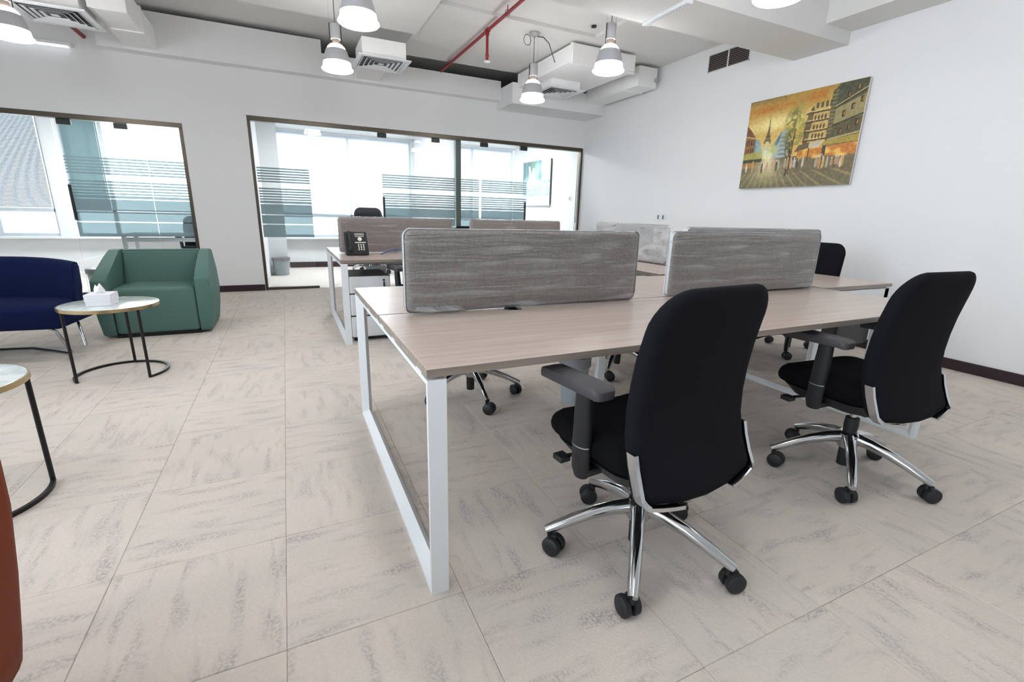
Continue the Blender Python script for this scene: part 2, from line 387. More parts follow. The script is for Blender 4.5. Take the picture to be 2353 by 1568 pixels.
# offices behind glass
struct('ceiling_1', box(B(), -5.2, XR, YG+.12, YO, 2.6, 2.66), ceilp)
struct('wall_left_office', box(B(), -.8, -.62, YG+.12, YO, 0, 2.6), paint)
struct('wall_mid_office', box(B(), 2.27, 2.35, YG+.12, YO, 0, 2.6), paint)
bm = B(); box(bm, -5.35, XR, YO, YO+.2, 0, .6); box(bm, -5.35, XR, YO, YO+.2, 2.56, CZ)
for a, b in ((-3.72, -3.48), (-1.4, -.6), (2.2, 2.42)): box(bm, a, b, YO, YO+.2, .6, 2.56)
struct('wall_back_office', bm, paint)
struct('baseboard_back', box(B(), -.3, 2.27, YO-.015, YO, 0, .11), maroon)
struct('trim_7', box(B(), -5.2, XR, YO-.16, YO, .57, .6, .004), paint)
struct('trim_8', box(B(), -.62, -.32, 8.3, YO, 0, 2.6), paint)       # pilaster
def office_window(n, xs, blind, zb, bmat=blindm, slats=False):
    x0, x1 = xs[0], xs[-1]
    bm = B(); box(bm, x0, x1, YO+.04, YO+.1, .6, .65); box(bm, x0, x1, YO+.04, YO+.1, 2.51, 2.56); box(bm, x0, x1, YO+.03, YO+.11, .99, 1.05)
    w = struct(f'window_{n}', bm, greysteel)
    for x in xs: obj('mullion', box(B(), x-.025, x+.025, YO+.03, YO+.11, .6, 2.56), greysteel, w, False)
    for a, b in zip(xs, xs[1:]): obj('pane', box(B(), a+.025, b-.025, YO+.066, YO+.074, .65, 2.51), glass, w, False)
    for a, b in blind:
        if slats:
            bm = B(); z = 2.5
            while z > zb:
                v = [bm.verts.new(p) for p in ((a+.03, YO-.0, z), (b-.03, YO-.0, z), (b-.03, YO+.018, z-.016), (a+.03, YO+.018, z-.016))]; bm.faces.new(v); z -= .02
            tag(obj('blind_slats', bm, bmat, w, False), kind='stuff')
        else:
            obj('roller_blind', box(B(), a+.03, b-.03, YO+.005, YO+.008, zb, 2.54), bmat, w, False)
            obj('blind_bar', box(B(), a+.03, b-.03, YO-.002, YO+.014, zb-.025, zb), greysteel, w, False)
            bm = B(); tube(bm, [(b-.05, YO-.005, zb), (b-.05, YO-.005, 2.5)], .004, 6); obj('pull_cord', bm, greysteel, w)
office_window(6, (-.6, .95, 2.2), [(-.58, .95), (.95, 2.2)], 1.07)
office_window(7, (2.42, 3.6, 4.6), [(2.42, 3.6), (3.6, 4.6)], 1.07)
office_window(8, (-3.48, -2.95, -1.4), [(-3.48, -2.95)], 1.07, blindblue)
office_window(9, (-5.2, -4.45, -3.72), [(-5.2, -4.45), (-4.45, -3.72)], 1.07, blindslat, True)

# ------------------------------------------------------------------ glass partition
BANDS = [(1.69-.035*k-.021, 1.69-.035*k) for k in range(6)] + [(1.42-.035*k-.021, 1.42-.035*k) for k in range(5)] + [(1.215, 1.248), (1.065, 1.203), (.935, 1.053), (.75, .923)]
def film_bands(par, x0, x1):
    for a, b in BANDS: obj('frosted_band', box(B(), x0, x1, YG+.046, YG+.0475, a, b), film, par, False)
def pane(par, x0, x1, z1, z0=.03): return obj('pane', box(B(), x0+.002, x1-.002, YG+.05, YG+.06, z0, z1), glass, par, False)
def patch(par, x, z, w=.13): obj('patch_fitting', box(B(), x-w/2, x+w/2, YG+.03, YG+.08, z-.06, z, .004), darkfit, par)
def handle(par, x, z0, z1):
    bm = B(); tube(bm, [(x, YG-.01, z0), (x, YG-.01, z1)], .016, 12); tube(bm, [(x, YG-.01, z0+.08), (x, YG+.05, z0+.08)], .008, 8); tube(bm, [(x, YG-.01, z1-.08), (x, YG+.05, z1-.08)], .008, 8)
    obj('door_handle', bm, darkfit, par)
def frame(name, x0, x1, z1, bars):
    bm = B(); box(bm, x0, x1, YG-.005, YG+.1, z1-.055, z1, .003)
    for b in bars: box(bm, b[0], b[1], YG-.005, YG+.1, 0, z1-.055, .003)
    return struct(name, bm, bronze, True)
f1 = frame('window_1', -.65, XR, 2.32, [(-.65, -.615), (4.585, 4.62)])
HZ = 2.262
for a, b in ((-.615, .075), (.08, 1.04), (2.335, 2.66), (3.545, 4.585)): pane(f1, a, b, HZ)
film_bands(f1, -.6, .06); film_bands(f1, 2.34, 2.655)
obj('floor_rail', box(B(), -.615, .075, YG+.02, YG+.09, 0, .035, .003), bronze, f1)
obj('floor_rail', box(B(), 3.545, 4.585, YG+.02, YG+.09, 0, .035, .003), bronze, f1)
obj('glazing_post', box(B(), 2.245, 2.33, YG+.02, YG+.12, 0, HZ), postm, f1, False)
def glass_door(n, x0, x1, hx, zt, pts):
    d = tag(obj(f'door_{n}', box(B(), x0+.004, x1-.004, YG+.05, YG+.06, .012, zt-.005), glass, None, False), kind='structure')
    film_bands(d, x0+.03, x1-.001)
    for x in pts: patch(d, x, zt)
    obj('floor_hinge', box(B(), x1-.16, x1-.01, YG+.03, YG+.08, .0, .06, .004), darkfit, d)
    handle(d, hx, .95, 1.36); return d
glass_door(1, 1.045, 2.24, 1.02+.06, HZ, (1.10, 1.92))
glass_door(2, 2.665, 3.54, 3.54-.05, HZ, (2.74, 3.46))
f2 = frame('window_2', XL, -1.38, 2.15, [(-1.42, -1.38)])
HL = 2.092
for a, b in ((XL+.02, -2.66), (-1.80, -1.42)): pane(f2, a, b, HL)
film_bands(f2, -1.808, -1.425)
obj('floor_rail', box(B(), XL+.02, -2.66, YG+.02, YG+.09, 0, .035, .003), bronze, f2)
glass_door(3, -2.65, -1.81, -2.60, HL, (-2.55, -2.02))

# ------------------------------------------------------------------ bench desks
TZ = .745
SEC = [(0, 0), (.055, 0), (.055, .014), (.036, .036), (0, .014)]
def loop_frame(par, name, x0, y0, y1, flip, zt=.712):
    """rectangular loop leg: outer face flat, ridge on the inside"""
    bm = B(); cy, cz = (y0+y1)/2, zt/2; rings = []
    for (sy, sz) in ((-1,-1),(1,-1),(1,1),(-1,1)):
        row = []
        for a, t in SEC:
            xx = x0 + (a if not flip else -a)
            hy, hz = (y1-y0)/2 - t, zt/2 - t
            row.append(bm.verts.new((xx, cy+sy*hy, cz+sz*hz)))
        rings.append(row)
    for i in range(4):
        A, C = rings[i], rings[(i+1) % 4]
        for k in range(5): bm.faces.new((A[k], A[(k+1) % 5], C[(k+1) % 5], C[k]))
    return obj(name, bm, white_metal, par, True, 20)
def bench(label, loc, L=2.8, D=1.48):
    t = thing('bench_desk', label, 'desk', loc, group='double bench desks')
    for y0, y1 in ((0, D/2-.006), (D/2+.006, D)):
        tp = obj('tabletop', box(B(), 0, L, y0, y1, TZ-.025, TZ, .0015), woodx, t)
        obj('edge_band', box(B(), -.0012, L+.0012, y0-.0012 if y0 == 0 else y0, y1+.0012 if y1 == D else y1, TZ-.0245, TZ-.0012), edgew, tp, False)
        for gx in ((.58, 1.98)):
            gy = D/2-.06 if y0 == 0 else D/2+.06
            bm = B(); lathe(bm, [(.022, TZ-.01), (.022, TZ+.0005), (.04, TZ+.0025), (.042, TZ+.0008)], 20, (gx, gy, 0)); obj('cable_grommet', bm, chrome, tp)
            bm = B(); lathe(bm, [(.0, TZ+.0008), (.022, TZ+.0008)], 20, (gx, gy, 0)); obj('grommet_hole', bm, blackpl, tp)
    loop_frame(t, 'end_frame', 0, 0, D, False); loop_frame(t, 'end_frame', L, 0, D, True)
    for y in (.38, D-.38):
        obj('centre_leg', box(B(), L/2-.028, L/2+.028, y-.018, y+.018, 0, .68, .004), white_metal, t)
    obj('centre_rail', box(B(), L/2-.028, L/2+.028, .3, D-.3, .66, .70, .004), white_metal, t)
    for y in (.32, D/2-.1, D/2+.1, D-.32):
        obj('support_rail', box(B(), .05, L-.05, y-.02, y+.02, .672, .712, .003), white_metal, t)
    for x in (.02, L-.02):
        for k, y in enumerate((.1, .46, .68, D-.68, D-.46, D-.1)):
            obj('spacer', box(B(), x-.018, x+.018, y-.03, y+.03, .711, .7205), white_metal, t, False)
    obj('cable_tray', box(B(), .3, L-.3, D/2-.09, D/2+.09, .58, .60, .003), white_metal, t)
    return t
bench1 = bench('four seat bench desk with white loop legs beside marble tables and tan orange armchair', (0, 0, 0))
bench2 = dup(bench1, (.08, 3.02, 0), 0, 'four seat bench desk holding the black phone by glass partition')

# right-hand side desk (end frame faces the chairs) and its left twin
def side_desk(label, x0, x1, y0, y1, inset=0.):
    t = thing('side_desk', label, 'desk', (x0, y0, 0), group='side desks between benches and right wall'); w, d = x1-x0, y1-y0
    tp = obj('tabletop', box(B(), 0, w, 0, d, TZ-.025, TZ, .0015), woody, t)
    obj('edge_band', box(B(), -.0012, w+.0012, -.0012, d+.0012, TZ-.0245, TZ-.0012), edgew, tp, False)
    for y in (inset, d-.05):
        for x in (.02, w-.075): obj('leg', box(B(), x, x+.055, y, y+.035, 0, .712, .004), white_metal, t)
        obj('end_rail', box(B(), .02, w-.02, y, y+.035, .64, .712, .004), white_metal, t)
        obj('floor_bar', box(B(), .075, w-.075, y, y+.035, 0, .035, .004), white_metal, t)
    obj('middle_rail', box(B(), .1 if not inset else w-.1, .14 if not inset else w-.06, inset+.035, d-.05, .672, .712, .003), white_metal, t)
    return t
side_desk('side desk against the right wall seat with dark pedestal hung under it', 2.83, 3.63, .69, 2.98)
side_desk('side desk behind the front bench beside the loosely wrapped pale screen', 2.235, 2.735, 1.56, 2.98, .62)

# ------------------------------------------------------------------ desk screens
def screen(label, loc, rz, L, fab, wrapped=True, H=.335, tail=False, loose=False):
    t = thing('desk_screen', label, 'desk screen', loc, rz, 'wrapped desk screens')
    bm = B(); poly = rrect(L, H, .028, 5, L/2, H/2+.004)
    pillow(bm, poly, lambda x, y, h: (x, h, y), .03, 60, (1, .994, .98, .9, .5)); obj('panel', bm, fab, t)
    bm = B(); rnd = random.Random(hash(label) % 1000)
    poly = rrect(L+.014, H+.01, .034, 5, L/2, H/2+.004)
    pillow(bm, poly, lambda x, y, h: (x + .002*math.sin(40*y), h + (.0015 if h > 0 else -.0015)*math.sin(60*x+9*y), y + .0015*math.sin(70*x)), .036, 50, (1, .995, .985, .95, .85, .6, .3))
    w = obj('plastic_wrap', bm, crumpled if loose else (palewrap if fab is fab_pale else wrap), t)
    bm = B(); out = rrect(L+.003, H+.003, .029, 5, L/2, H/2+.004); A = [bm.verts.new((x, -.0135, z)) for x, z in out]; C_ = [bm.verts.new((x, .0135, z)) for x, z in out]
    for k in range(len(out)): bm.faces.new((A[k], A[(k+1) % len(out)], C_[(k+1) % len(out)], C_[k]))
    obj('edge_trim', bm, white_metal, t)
    if tail:
        bm = B()
        for k in range(9):
            x = .03+.02*k; a = rnd.uniform(.015, .055)
            v = [bm.verts.new(p) for p in ((x, -.02, .012+.01*math.sin(k)), (x+.04, -.022-a*.3, .006), (x+.06, -.024-a, .002+a*.3), (x+.015, -.021, .03))]; bm.faces.new(v)
        obj('loose_plastic_tail', bm, loosewrap, t)
    if loose:
        bm = B()
        for k in range(26):
            x = rnd.uniform(.05, L-.05); z = rnd.uniform(.0, H-.03); a = rnd.uniform(-1, 1); s = rnd.uniform(.03, .09)
            v = [bm.verts.new(p) for p in ((x, -.021, z), (x+s*math.cos(a), -.022, z+s*math.sin(a)), (x+s*.6, -.021-rnd.uniform(.006, .02), z+s*.6*math.sin(a)+.012))]; bm.faces.new(v)
        tag(obj('wrap_folds', bm, loosewrap, t, False), kind='stuff')
    return t
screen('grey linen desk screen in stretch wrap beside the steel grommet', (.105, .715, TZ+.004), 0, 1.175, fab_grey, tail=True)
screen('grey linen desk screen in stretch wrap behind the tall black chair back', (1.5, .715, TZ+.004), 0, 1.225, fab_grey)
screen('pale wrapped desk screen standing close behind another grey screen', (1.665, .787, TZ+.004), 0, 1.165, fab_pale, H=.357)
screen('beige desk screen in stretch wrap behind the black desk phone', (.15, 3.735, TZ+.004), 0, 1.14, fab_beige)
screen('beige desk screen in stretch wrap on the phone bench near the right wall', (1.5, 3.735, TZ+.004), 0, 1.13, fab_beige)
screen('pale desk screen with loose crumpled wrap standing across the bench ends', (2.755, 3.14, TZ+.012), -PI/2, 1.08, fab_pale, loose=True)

# ------------------------------------------------------------------ office chairs
def back_prof(z):      # lumbar pushed forward, top and bottom leaning back
    s = (z-.62)/.36
    return -.155 - .062*s*s*(1.0 if z > .62 else 2.6)
def make_chair(label, blackbase=False):
    t = thing('office_chair', label, 'chair', group='black office swivel chairs')
    # seat
    bm = B(); poly = rrect(.49, .46, .11, 8, 0, .055)
    def sf(x, y, h):
        z = .448 + h - .05*max(0, (y-.17)/.12)**2*(.6 if y > .17 else 0) + .02*(x/.25)**2
        return (x, y, z)
    pillow(bm, poly, sf, .115, 8); obj('seat', bm, blackseat, t)
    bm = B(); poly = rrect(.44, .42, .1, 6, 0, .05); prism(bm, poly, lambda x, y, h: (x*(1-.15*(1-h)), y*(1-.15*(1-h)), .365+.045*h), 0, 1); obj('seat_pan', bm, blackpl, t)
    # backrest
    pts = []
    for a0, cx, cz, r in ((0, .132, .878, .1), (90, -.132, .878, .1)):
        for k in range(8):
            a = math.radians(a0+90*k/7); pts.append((cx+r*math.cos(a), cz+r*math.sin(a) + .014*math.cos((cx+r*math.cos(a))/.24*PI/2)))
    for z in (.8, .72, .64, .56, .48, .44): pts.append((-.236-.008*math.sin((.85-z)/.5*PI/2), z))
    for k in range(8):
        a = math.radians(180+90*k/7); pts.append((-.218+.028*math.cos(a), .416+.028*math.sin(a)))
    for x in (-.1, 0, .1): pts.append((x, .388-.02*(1-(x/.22)**2)))
    for k in range(8):
        a = math.radians(270+90*k/7); pts.append((.218+.028*math.cos(a), .416+.028*math.sin(a)))
    for z in (.48, .56, .64, .72, .8): pts.append((.236+.008*math.sin((.85-z)/.5*PI/2), z))
    bm = B()
    pillow(bm, pts, lambda x, z, h: (x, back_prof(z) + h + .014*(x/.235)**2, z), .06, 22, (1, .995, .985, .96, .9, .78, .6, .4, .2), cen=(0, .66))
    bk = obj('backrest', bm, blackfab, t)
    # chrome corner brackets on the backrest
    for s in (-1, 1):
        bm = B(); path = []
        for z in (.53, .49, .44): path.append((s*.2455, z))
        for k in range(7):
            a = math.radians(180+90*k/6); path.append((s*(.218-.029*math.cos(a)), .416+.029*math.sin(a)))
        for x in (.19, .15, .11): path.append((s*x, .387-.02*(1-(x/.22)**2)))
        A = []
        for i, (x, z) in enumerate(path):
            q0 = path[max(i-1, 0)]; q1 = path[min(i+1, len(path)-1)]
            dx, dz = q1[0]-q0[0], q1[1]-q0[1]; L_ = math.hypot(dx, dz); nx_, nz_ = -dz/L_*s, dx/L_*s
            y0 = back_prof(z) + .014*(x/.235)**2
            wd = .010 if i < 4 else (.012 if i < 8 else .008)
            A.append([bm.verts.new((x+nx_*a, y0+b, z+nz_*a)) for a, b in ((-wd, -.0335), (.004, -.0335), (.004, -.002), (.0, -.002), (.0, -.029), (-wd, -.029))])
        for i in range(len(A)-1):
            for k in range(6): bm.faces.new((A[i][k], A[i][(k+1) % 6], A[i+1][(k+1) % 6], A[i+1][k]))
        bm.faces.new(A[0]); bm.faces.new(A[-1][::-1]); obj('corner_bracket', bm, chrome, bk, True, 30)
    # back support bar under the seat
    bm = B(); sweep(bm, [(0, .02, .375), (0, -.12, .372), (0, -.185, .38), (0, -.19, .44)], [(-.05, -.01), (.05, -.01), (.05, .01), (-.05, .01)]); obj('back_support', bm, blackpl, t)
    # arms
    for s in (-1, 1):
        bm = B(); tube(bm, [(s*.245, .035, .358), (s*.25, .035, .388), (s*.255, .03, .468), (s*.265, .02, .58), (s*.27, .015, .66)], [(.02, .028), (.024, .034), (.025, .036), (.024, .034), (.023, .03)], 16)
        ap = obj('arm_post', bm, blackpl, t)
        bm = B(); tube(bm, [(s*.2553, .0297, .472), (s*.2556, .0295, .476)], [(.0262, .0375), (.0262, .0375)], 18); obj('chrome_ring', bm, chrome, ap)
        obj('arm_mount', box(B(), min(s*.12, s*.25), max(s*.12, s*.25), .0, .07, .362, .385, .006), blackpl, ap)
        bm = B(); poly = rrect(.078, .29, .022, 6, s*.272, .06)
        pillow(bm, poly, lambda x, y, h: (x, y, .686+h-.8*(y-.045)**2), .032, 60, (1, .985, .95, .85, .4)); obj('arm_pad', bm, greypl, t)
    # mechanism, lever, knob, gas lift
    mc = obj('tilt_mechanism', box(B(), -.09, .09, -.1, .16, .335, .385, .01, 2), blackpl, t)
    bm = B(); tube(bm, [(-.08, .14, .35), (-.17, .17, .345), (-.2, .18, .342)], [.007, .007, .007], 8); box(bm, -.235, -.19, .155, .205, .33, .352, .004); obj('lever', bm, blackpl, mc)
    bm = B(); tube(bm, [(.08, .12, .35), (.24, .125, .345)], .007, 8); box(bm, .22, .28, .105, .15, .325, .36, .005); obj('knob', bm, blackpl, mc)
    bm = B(); tube(bm, [(0, 0, .26), (0, 0, .345)], .015, 14); obj('gas_lift', bm, chrome, t)
    bm = B(); lathe(bm, [(.025, .045), (.027, .12), (.027, .21), (.03, .25), (.028, .285), (.017, .287)], 18); obj('lift_sleeve', bm, blackpl, t)
    bm = B(); lathe(bm, [(.034, .135), (.044, .15), (.046, .205), (.036, .215)], 20); obj('base_hub', bm, blackpl if blackbase else chrome, t)
    for k in range(5):
        a = 2*PI*k/5; c, s = math.cos(a), math.sin(a)
        P = [(.03, .186), (.09, .178), (.16, .158), (.23, .13), (.29, .101), (.322, .086)]
        bm = B(); tube(bm, [(r*c, r*s, z) for r, z in P], [(.024, .029), (.023, .026), (.0215, .023), (.020, .02), (.0185, .018), (.015, .015)], 12)
        sp = obj('base_arm', bm, blackpl if blackbase else chrome, t)
        bm = B(); tube(bm, [(.308*c, .308*s, .055), (.308*c, .308*s, .088)], .009, 8)
        th = a + (.5, -.35, .9, 2.2, -.8)[k]; ax = Vector((math.cos(th), math.sin(th), 0)); fw = Vector((-ax.y, ax.x, 0)); cc = Vector((.308*c, .308*s, .0345)) + fw*.018
        for sg in (-1, 1):
            pr_ = [(0, .005), (.026, .005), (.0335, .008), (.0345, .016), (.0335, .026), (.027, .031), (0, .0315)]; rings = []
            for rr, hh in pr_:
                rings.append([bm.verts.new(cc + ax*sg*hh + fw*rr*math.cos(2*PI*j/16) + Vector((0, 0, rr*math.sin(2*PI*j/16)))) for j in range(16)])
            for A, C in zip(rings, rings[1:]):
                for j in range(16): bm.faces.new((A[j], A[(j+1) % 16], C[(j+1) % 16], C[j]))
        tube(bm, [cc + Vector((0, 0, .03)) + fw*.01, cc + Vector((0, 0, .031)), cc + Vector((0, 0, .024)) - fw*.02], .0065, 8)
        bmesh.ops.remove_doubles(bm, verts=bm.verts, dist=1e-6)
        obj('caster', bm, blackpl, sp)
    return t
def rot_base(ch, ang):      # the star base turns on its own
    for c in ch.children:
        if c.name.split('.')[0] == 'base_arm': c.rotation_euler = (0, 0, ang)
D2 = math.radians
ch1 = make_chair('black swivel chair on chrome base pulled up beside the end loop leg')
def chair_copy(loc, rz, label): return dup(ch1, loc, rz, label)
ch2 = chair_copy((2.0, -.053, 0), D2(-3), 'black swivel chair on chrome base beside the dark skirting of right wall')
ch3 = chair_copy((.69, 1.52, 0), D2(172), 'black swivel chair tucked under the bench between end leg and grey bin')
ch4 = chair_copy((1.95, 1.62, 0), D2(185), 'black swivel chair showing a slim dark edge between two wrapped screens')
ch6 = chair_copy((.80, 2.93, 0), D2(4), 'black swivel chair tucked under the phone desk beside white drawers')
ch7 = chair_copy((1.88, 4.62, 0), D2(176), 'black swivel chair whose top shows between the two beige screens')
ch5 = make_chair('black swivel chair on black base facing away from the right wall', True)
ch5.location = (3.76, 1.46, 0); ch5.rotation_euler = (0, 0, D2(88))
ch1.location = (.72, -.09, 0); ch1.rotation_euler = (0, 0, D2(5.5))
rot_base(ch1, D2(12.5-5.5)); rot_base(ch2, D2(-.5+3)); rot_base(ch3, D2(-20-172)); rot_base(ch4, D2(220-185)); rot_base(ch5, D2(212-88))

# ------------------------------------------------------------------ things on and under the desks
# drawer pedestal under phone desk
def pedestal(label, loc, bodym, frontm, w=.4, d=.5, h=.56, z0=.05, n=(.2, .3), keys=True):
    t = thing('drawer_pedestal', label, 'drawer unit', loc)
    obj('body', box(B(), 0, w, .02, d, z0, z0+h, .003), bodym, t); z = z0+h
    for k, hh in enumerate(n):
        dr = obj('drawer', box(B(), .004, w-.004, 0, .02, z-hh+.008, z-.004, .008, 2), frontm, t); z -= hh
        if keys and k == 0:
            bm = B(); lathe(bm, [(.009, -.006), (.009, .002)], 12, (w-.06, 0, z+hh-.04), 'y'); obj('lock', bm, blackpl, dr)
            obj('key', box(B(), w-.066, w-.054, -.012, -.004, z+hh-.10, z+hh-.055, .002), blackpl, dr)
    for x in (.04, w-.04):
        for y in (.06, d-.06):
            if z0 < .1: bm = B(); lathe(bm, [(.02, 0), (.02, z0)], 10, (x, y, 0)); obj('foot', bm, blackpl, t)
    return t
pedestal('white drawer pedestal with key under the black phone', (.145, 3.10, 0), darkgrey, white_metal, w=.36, h=.565, z0=.03, n=(.16, .2, .2))
pd = pedestal('dark grey cupboard hung under the side desk', (3.18, .74, 0), darkgrey, darkgrey, w=.4, d=.4, h=.355, z0=.283, n=(.355,), keys=False)
# desk phone
def phone():
    t = thing('desk_phone', 'black desk phone with pale keys before the beige screen', 'phone', (.175, 3.40, TZ+.004), D2(3))
    # wedge body, face tilted towards the user (-y)
    t.scale = (.86, .86, .9)
    W_, D_ = .235, .2
    bm = B(); prof = [(0, .0), (D_*.55, .0), (D_*.6, .225), (D_*.52, .232), (0.0, .022)]
    prism(bm, prof, lambda y, z, x: (x, y, z), 0, W_); bmesh.ops.bevel(bm, geom=list(bm.edges), offset=.004, segments=2, affect='EDGES'); obj('body', bm, blackpl, t)
    n0 = Vector((0, 0, .022)); dv = (Vector((0, D_*.52, .232)) - n0); ln = dv.length; dv.normalize(); nn = Vector((0, -dv.z, dv.y))
    def face(x, s, h): return Vector((x, 0, 0)) + n0 + dv*(s*ln) + nn*h
    def slab(name, x0, x1, s0, s1, h0, h1, m):
        bm = B(); prism(bm, [(x0, s0), (x1, s0), (x1, s1), (x0, s1)], lambda x, s, h: face(x, s, h), h0, h1); return obj(name, bm, m, t, False)
    slab('display', .105, .205, .82, .93, .001, .004, screenpl)
    slab('soft_keys', .108, .2, .765, .785, .001, .005, keypl)
    slab('call_key_strip', .10, .215, .47, .51, .001, .006, keypl)
    bm = B()
    prism(bm, [(.155+.022*math.cos(2*PI*k/20), .65+.022/ln*math.sin(2*PI*k/20)) for k in range(20)], lambda x, s, h: face(x, s, h), .001, .006); obj('navigation_ring', bm, keypl, t)
    for r in range(4):
        for c in range(3):
            cx, cs = .135+.026*c, .395-.078*r
            bm = B(); prism(bm, [(cx+.008*math.cos(2*PI*k/10), cs+.0065/ln*math.sin(2*PI*k/10)) for k in range(10)], lambda x, s, h: face(x, s, h), .001, .005); obj('key', bm, keypl, t)
    bm = B(); tube(bm, [face(.045, s, h) for s, h in ((.06, .022), (.14, .034), (.3, .042), (.55, .044), (.75, .042), (.88, .036), (.95, .022))], [(.02, .014), (.026, .02), (.019, .014), (.017, .012), (.019, .014), (.026, .02), (.02, .014)], 12)
    obj('handset', bm, blackpl, t)
phone()
bm = B(); tube(bm, [(.50, 3.50, TZ+.006), (.56, 3.54, TZ+.02), (.64, 3.56, TZ+.04), (.72, 3.565, TZ+.042), (.8, 3.58, TZ+.025), (.86, 3.62, TZ+.006)], .006, 8)
tag(obj('network_cable', bm, cableblue), 'blue network cable arching over the desk beside the phone', 'cable')
def waste_bin(label, loc, r=.12, h=.3, sq=False):
    t = thing('waste_bin', label, 'bin', loc)
    bm = B(); lathe(bm, [(.0, .004), (r*.8, .004), (r*.82, .0), (r, h), (r*1.05, h), (r*1.05, h+.012), (r*.96, h+.012), (r*.78, .012), (0, .012)], 28); obj('bucket', bm, binm, t)
    bm = B(); lathe(bm, [(r*1.0, h-.05), (r*1.065, h-.05), (r*1.07, h+.014), (r*1.0, h+.014)], 28); obj('liner_rim', bm, loosewrap, t)
waste_bin('grey waste bin under the front bench by its centre leg', (1.28, 1.2, 0), .095, .29)
waste_bin('grey waste bin behind glass beside the office side wall', (-.44, 8.12, 0), .14, .30)
waste_bin('pale waste bin behind the glass door near green armchair', (-2.62, 6.85, 0), .14, .30)

# ------------------------------------------------------------------ lounge
# green armchair, front at y=3.9 facing -y
g = thing('armchair', 'sage green angular upholstered armchair by the glass door', 'armchair', (-1.43, 3.9, 0))
def arm_poly(s):
    # side panel outline in (y, z), drawn for one arm
    return [(0.03, .02), (.0, .06), (-.0, .50), (.02, .525), (.5, .735), (.66, .735), (.70, .70), (.62, .02)]
for s in (-1, 1):
    bm = B(); poly = arm_poly(s); a = []
    def P(y, z, o):   # inner/outer faces; outer bulges at mid height
        bul = .035*math.sin(PI*min(max(z, 0), .73)/.73)
        x = (.315 if o == 0 else .40 + bul) + (-.0)
        return (s*x, y, z)
    fine = []
    for (p0, p1) in zip(poly, poly[1:]+poly[:1]):
        for k in range(4): fine.append((p0[0]+(p1[0]-p0[0])*k/4, p0[1]+(p1[1]-p0[1])*k/4))
    A = [bm.verts.new(P(y, z, 0)) for y, z in fine]; C = [bm.verts.new(P(y, z, 1)) for y, z in fine]
    cin = bm.verts.new((s*.315, .3, .3)); cout = bm.verts.new((s*.442, .34, .36)); n_ = len(fine)
    for k in range(n_):
        bm.faces.new((A[k], A[(k+1) % n_], C[(k+1) % n_], C[k])); bm.faces.new((A[k], A[(k+1) % n_], cin)); bm.faces.new((C[k], C[(k+1) % n_], cout))
    es = [e for e in bm.edges if (e.verts[0] in A and e.verts[1] in A) or (e.verts[0] in C and e.verts[1] in C)]
    bmesh.ops.bevel(bm, geom=es, offset=.014, segments=3, affect='EDGES', profile=.5)
    obj('arm', bm, greenf, g, True, 45)
bm = B(); box(bm, -.312, .312, .005, .52, .03, .43, .03, 4)
for v in bm.verts:
    if v.co.z > .38: v.co.z += .025*(1-(v.co.x/.32)**2)
obj('seat', bm, greenf, g)
bm = B(); prism(bm, [(.44, .34), (.56, .725), (.58, .735), (.66, .735), (.68, .71), (.60, .03), (.46, .03)], lambda y, z, x: (x, y, z), -.314, .314); bmesh.ops.bevel(bm, geom=list(bm.edges), offset=.014, segments=3, affect='EDGES'); obj('backrest', bm, greenf, g)
obj('plinth', box(B(), -.32, .32, .02, .56, 0, .03), blackm, g, False)
# blue lounge chair
b_ = thing('lounge_chair', 'navy blue wool lounge chair on chrome legs beside the marble table', 'armchair', (-2.41, 3.42, 0), D2(-6))
bm = B(); box(bm, -.5, .55, -.14, .5, .24, .43, .05, 4)
for v in bm.verts:
    if v.co.z > .36: v.co.z += .02*(1-((v.co.x-.02)/.55)**2)
    if v.co.z < .3: v.co.y = v.co.y*.9+.03
obj('seat', bm, bluef, b_)
bm = B(); nseg = 16; sec_n = 12; rows = []
for i in range(nseg+1):
    x = -.52 + 1.08*i/nseg; y0 = .33 - .16*abs((x-.02)/.54)**3
    ht = .735 - .03*((x-.0)/.54)**2
    row = []
    for k in range(sec_n):
        a = 2*PI*k/sec_n; cy, cz = math.cos(a), math.sin(a)
        yy = .06*math.copysign(abs(cy)**.6, cy); zz = math.copysign(abs(cz)**.35, cz)
        z = .32 + (ht-.32)*(zz+1)/2
        row.append(bm.verts.new((x, y0 + yy + .10*(z-.32)/.4, z)))
    rows.append(row)
for A, C in zip(rows, rows[1:]):
    for k in range(sec_n): bm.faces.new((A[k], A[(k+1) % sec_n], C[(k+1) % sec_n], C[k]))
bm.faces.new(rows[0]); bm.faces.new(rows[-1][::-1])
bmesh.ops.bevel(bm, geom=[e for e in bm.edges if len(e.link_faces) == 2 and any(len(f.verts) > 4 for f in e.link_faces)], offset=.02, segments=3, affect='EDGES')
obj('backrest', bm, bluef, b_, True, 60)
for sx in (-.34, .38):
    bm = B(); tube(bm, [(sx-.04, .02, .245), (sx+.02, .03, .235), (sx+.06, .05, .2), (sx+.1, .10, .012)], .011, 10); obj('leg', bm, chrome, b_)
    bm = B(); tube(bm, [(sx-.04, .40, .245), (sx+.02, .39, .235), (sx+.06, .37, .2), (sx+.1, .32, .012)], .011, 10); obj('leg', bm, chrome, b_)
bm = B(); sweep(bm, [(-.3, .38, .008), (.12, .36, .008), (.3, .24, .012), (.46, .12, .012)], [(-.012, -.006), (.012, -.006), (.012, .006), (-.012, .006)]); obj('floor_bar', bm, blackm, b_)
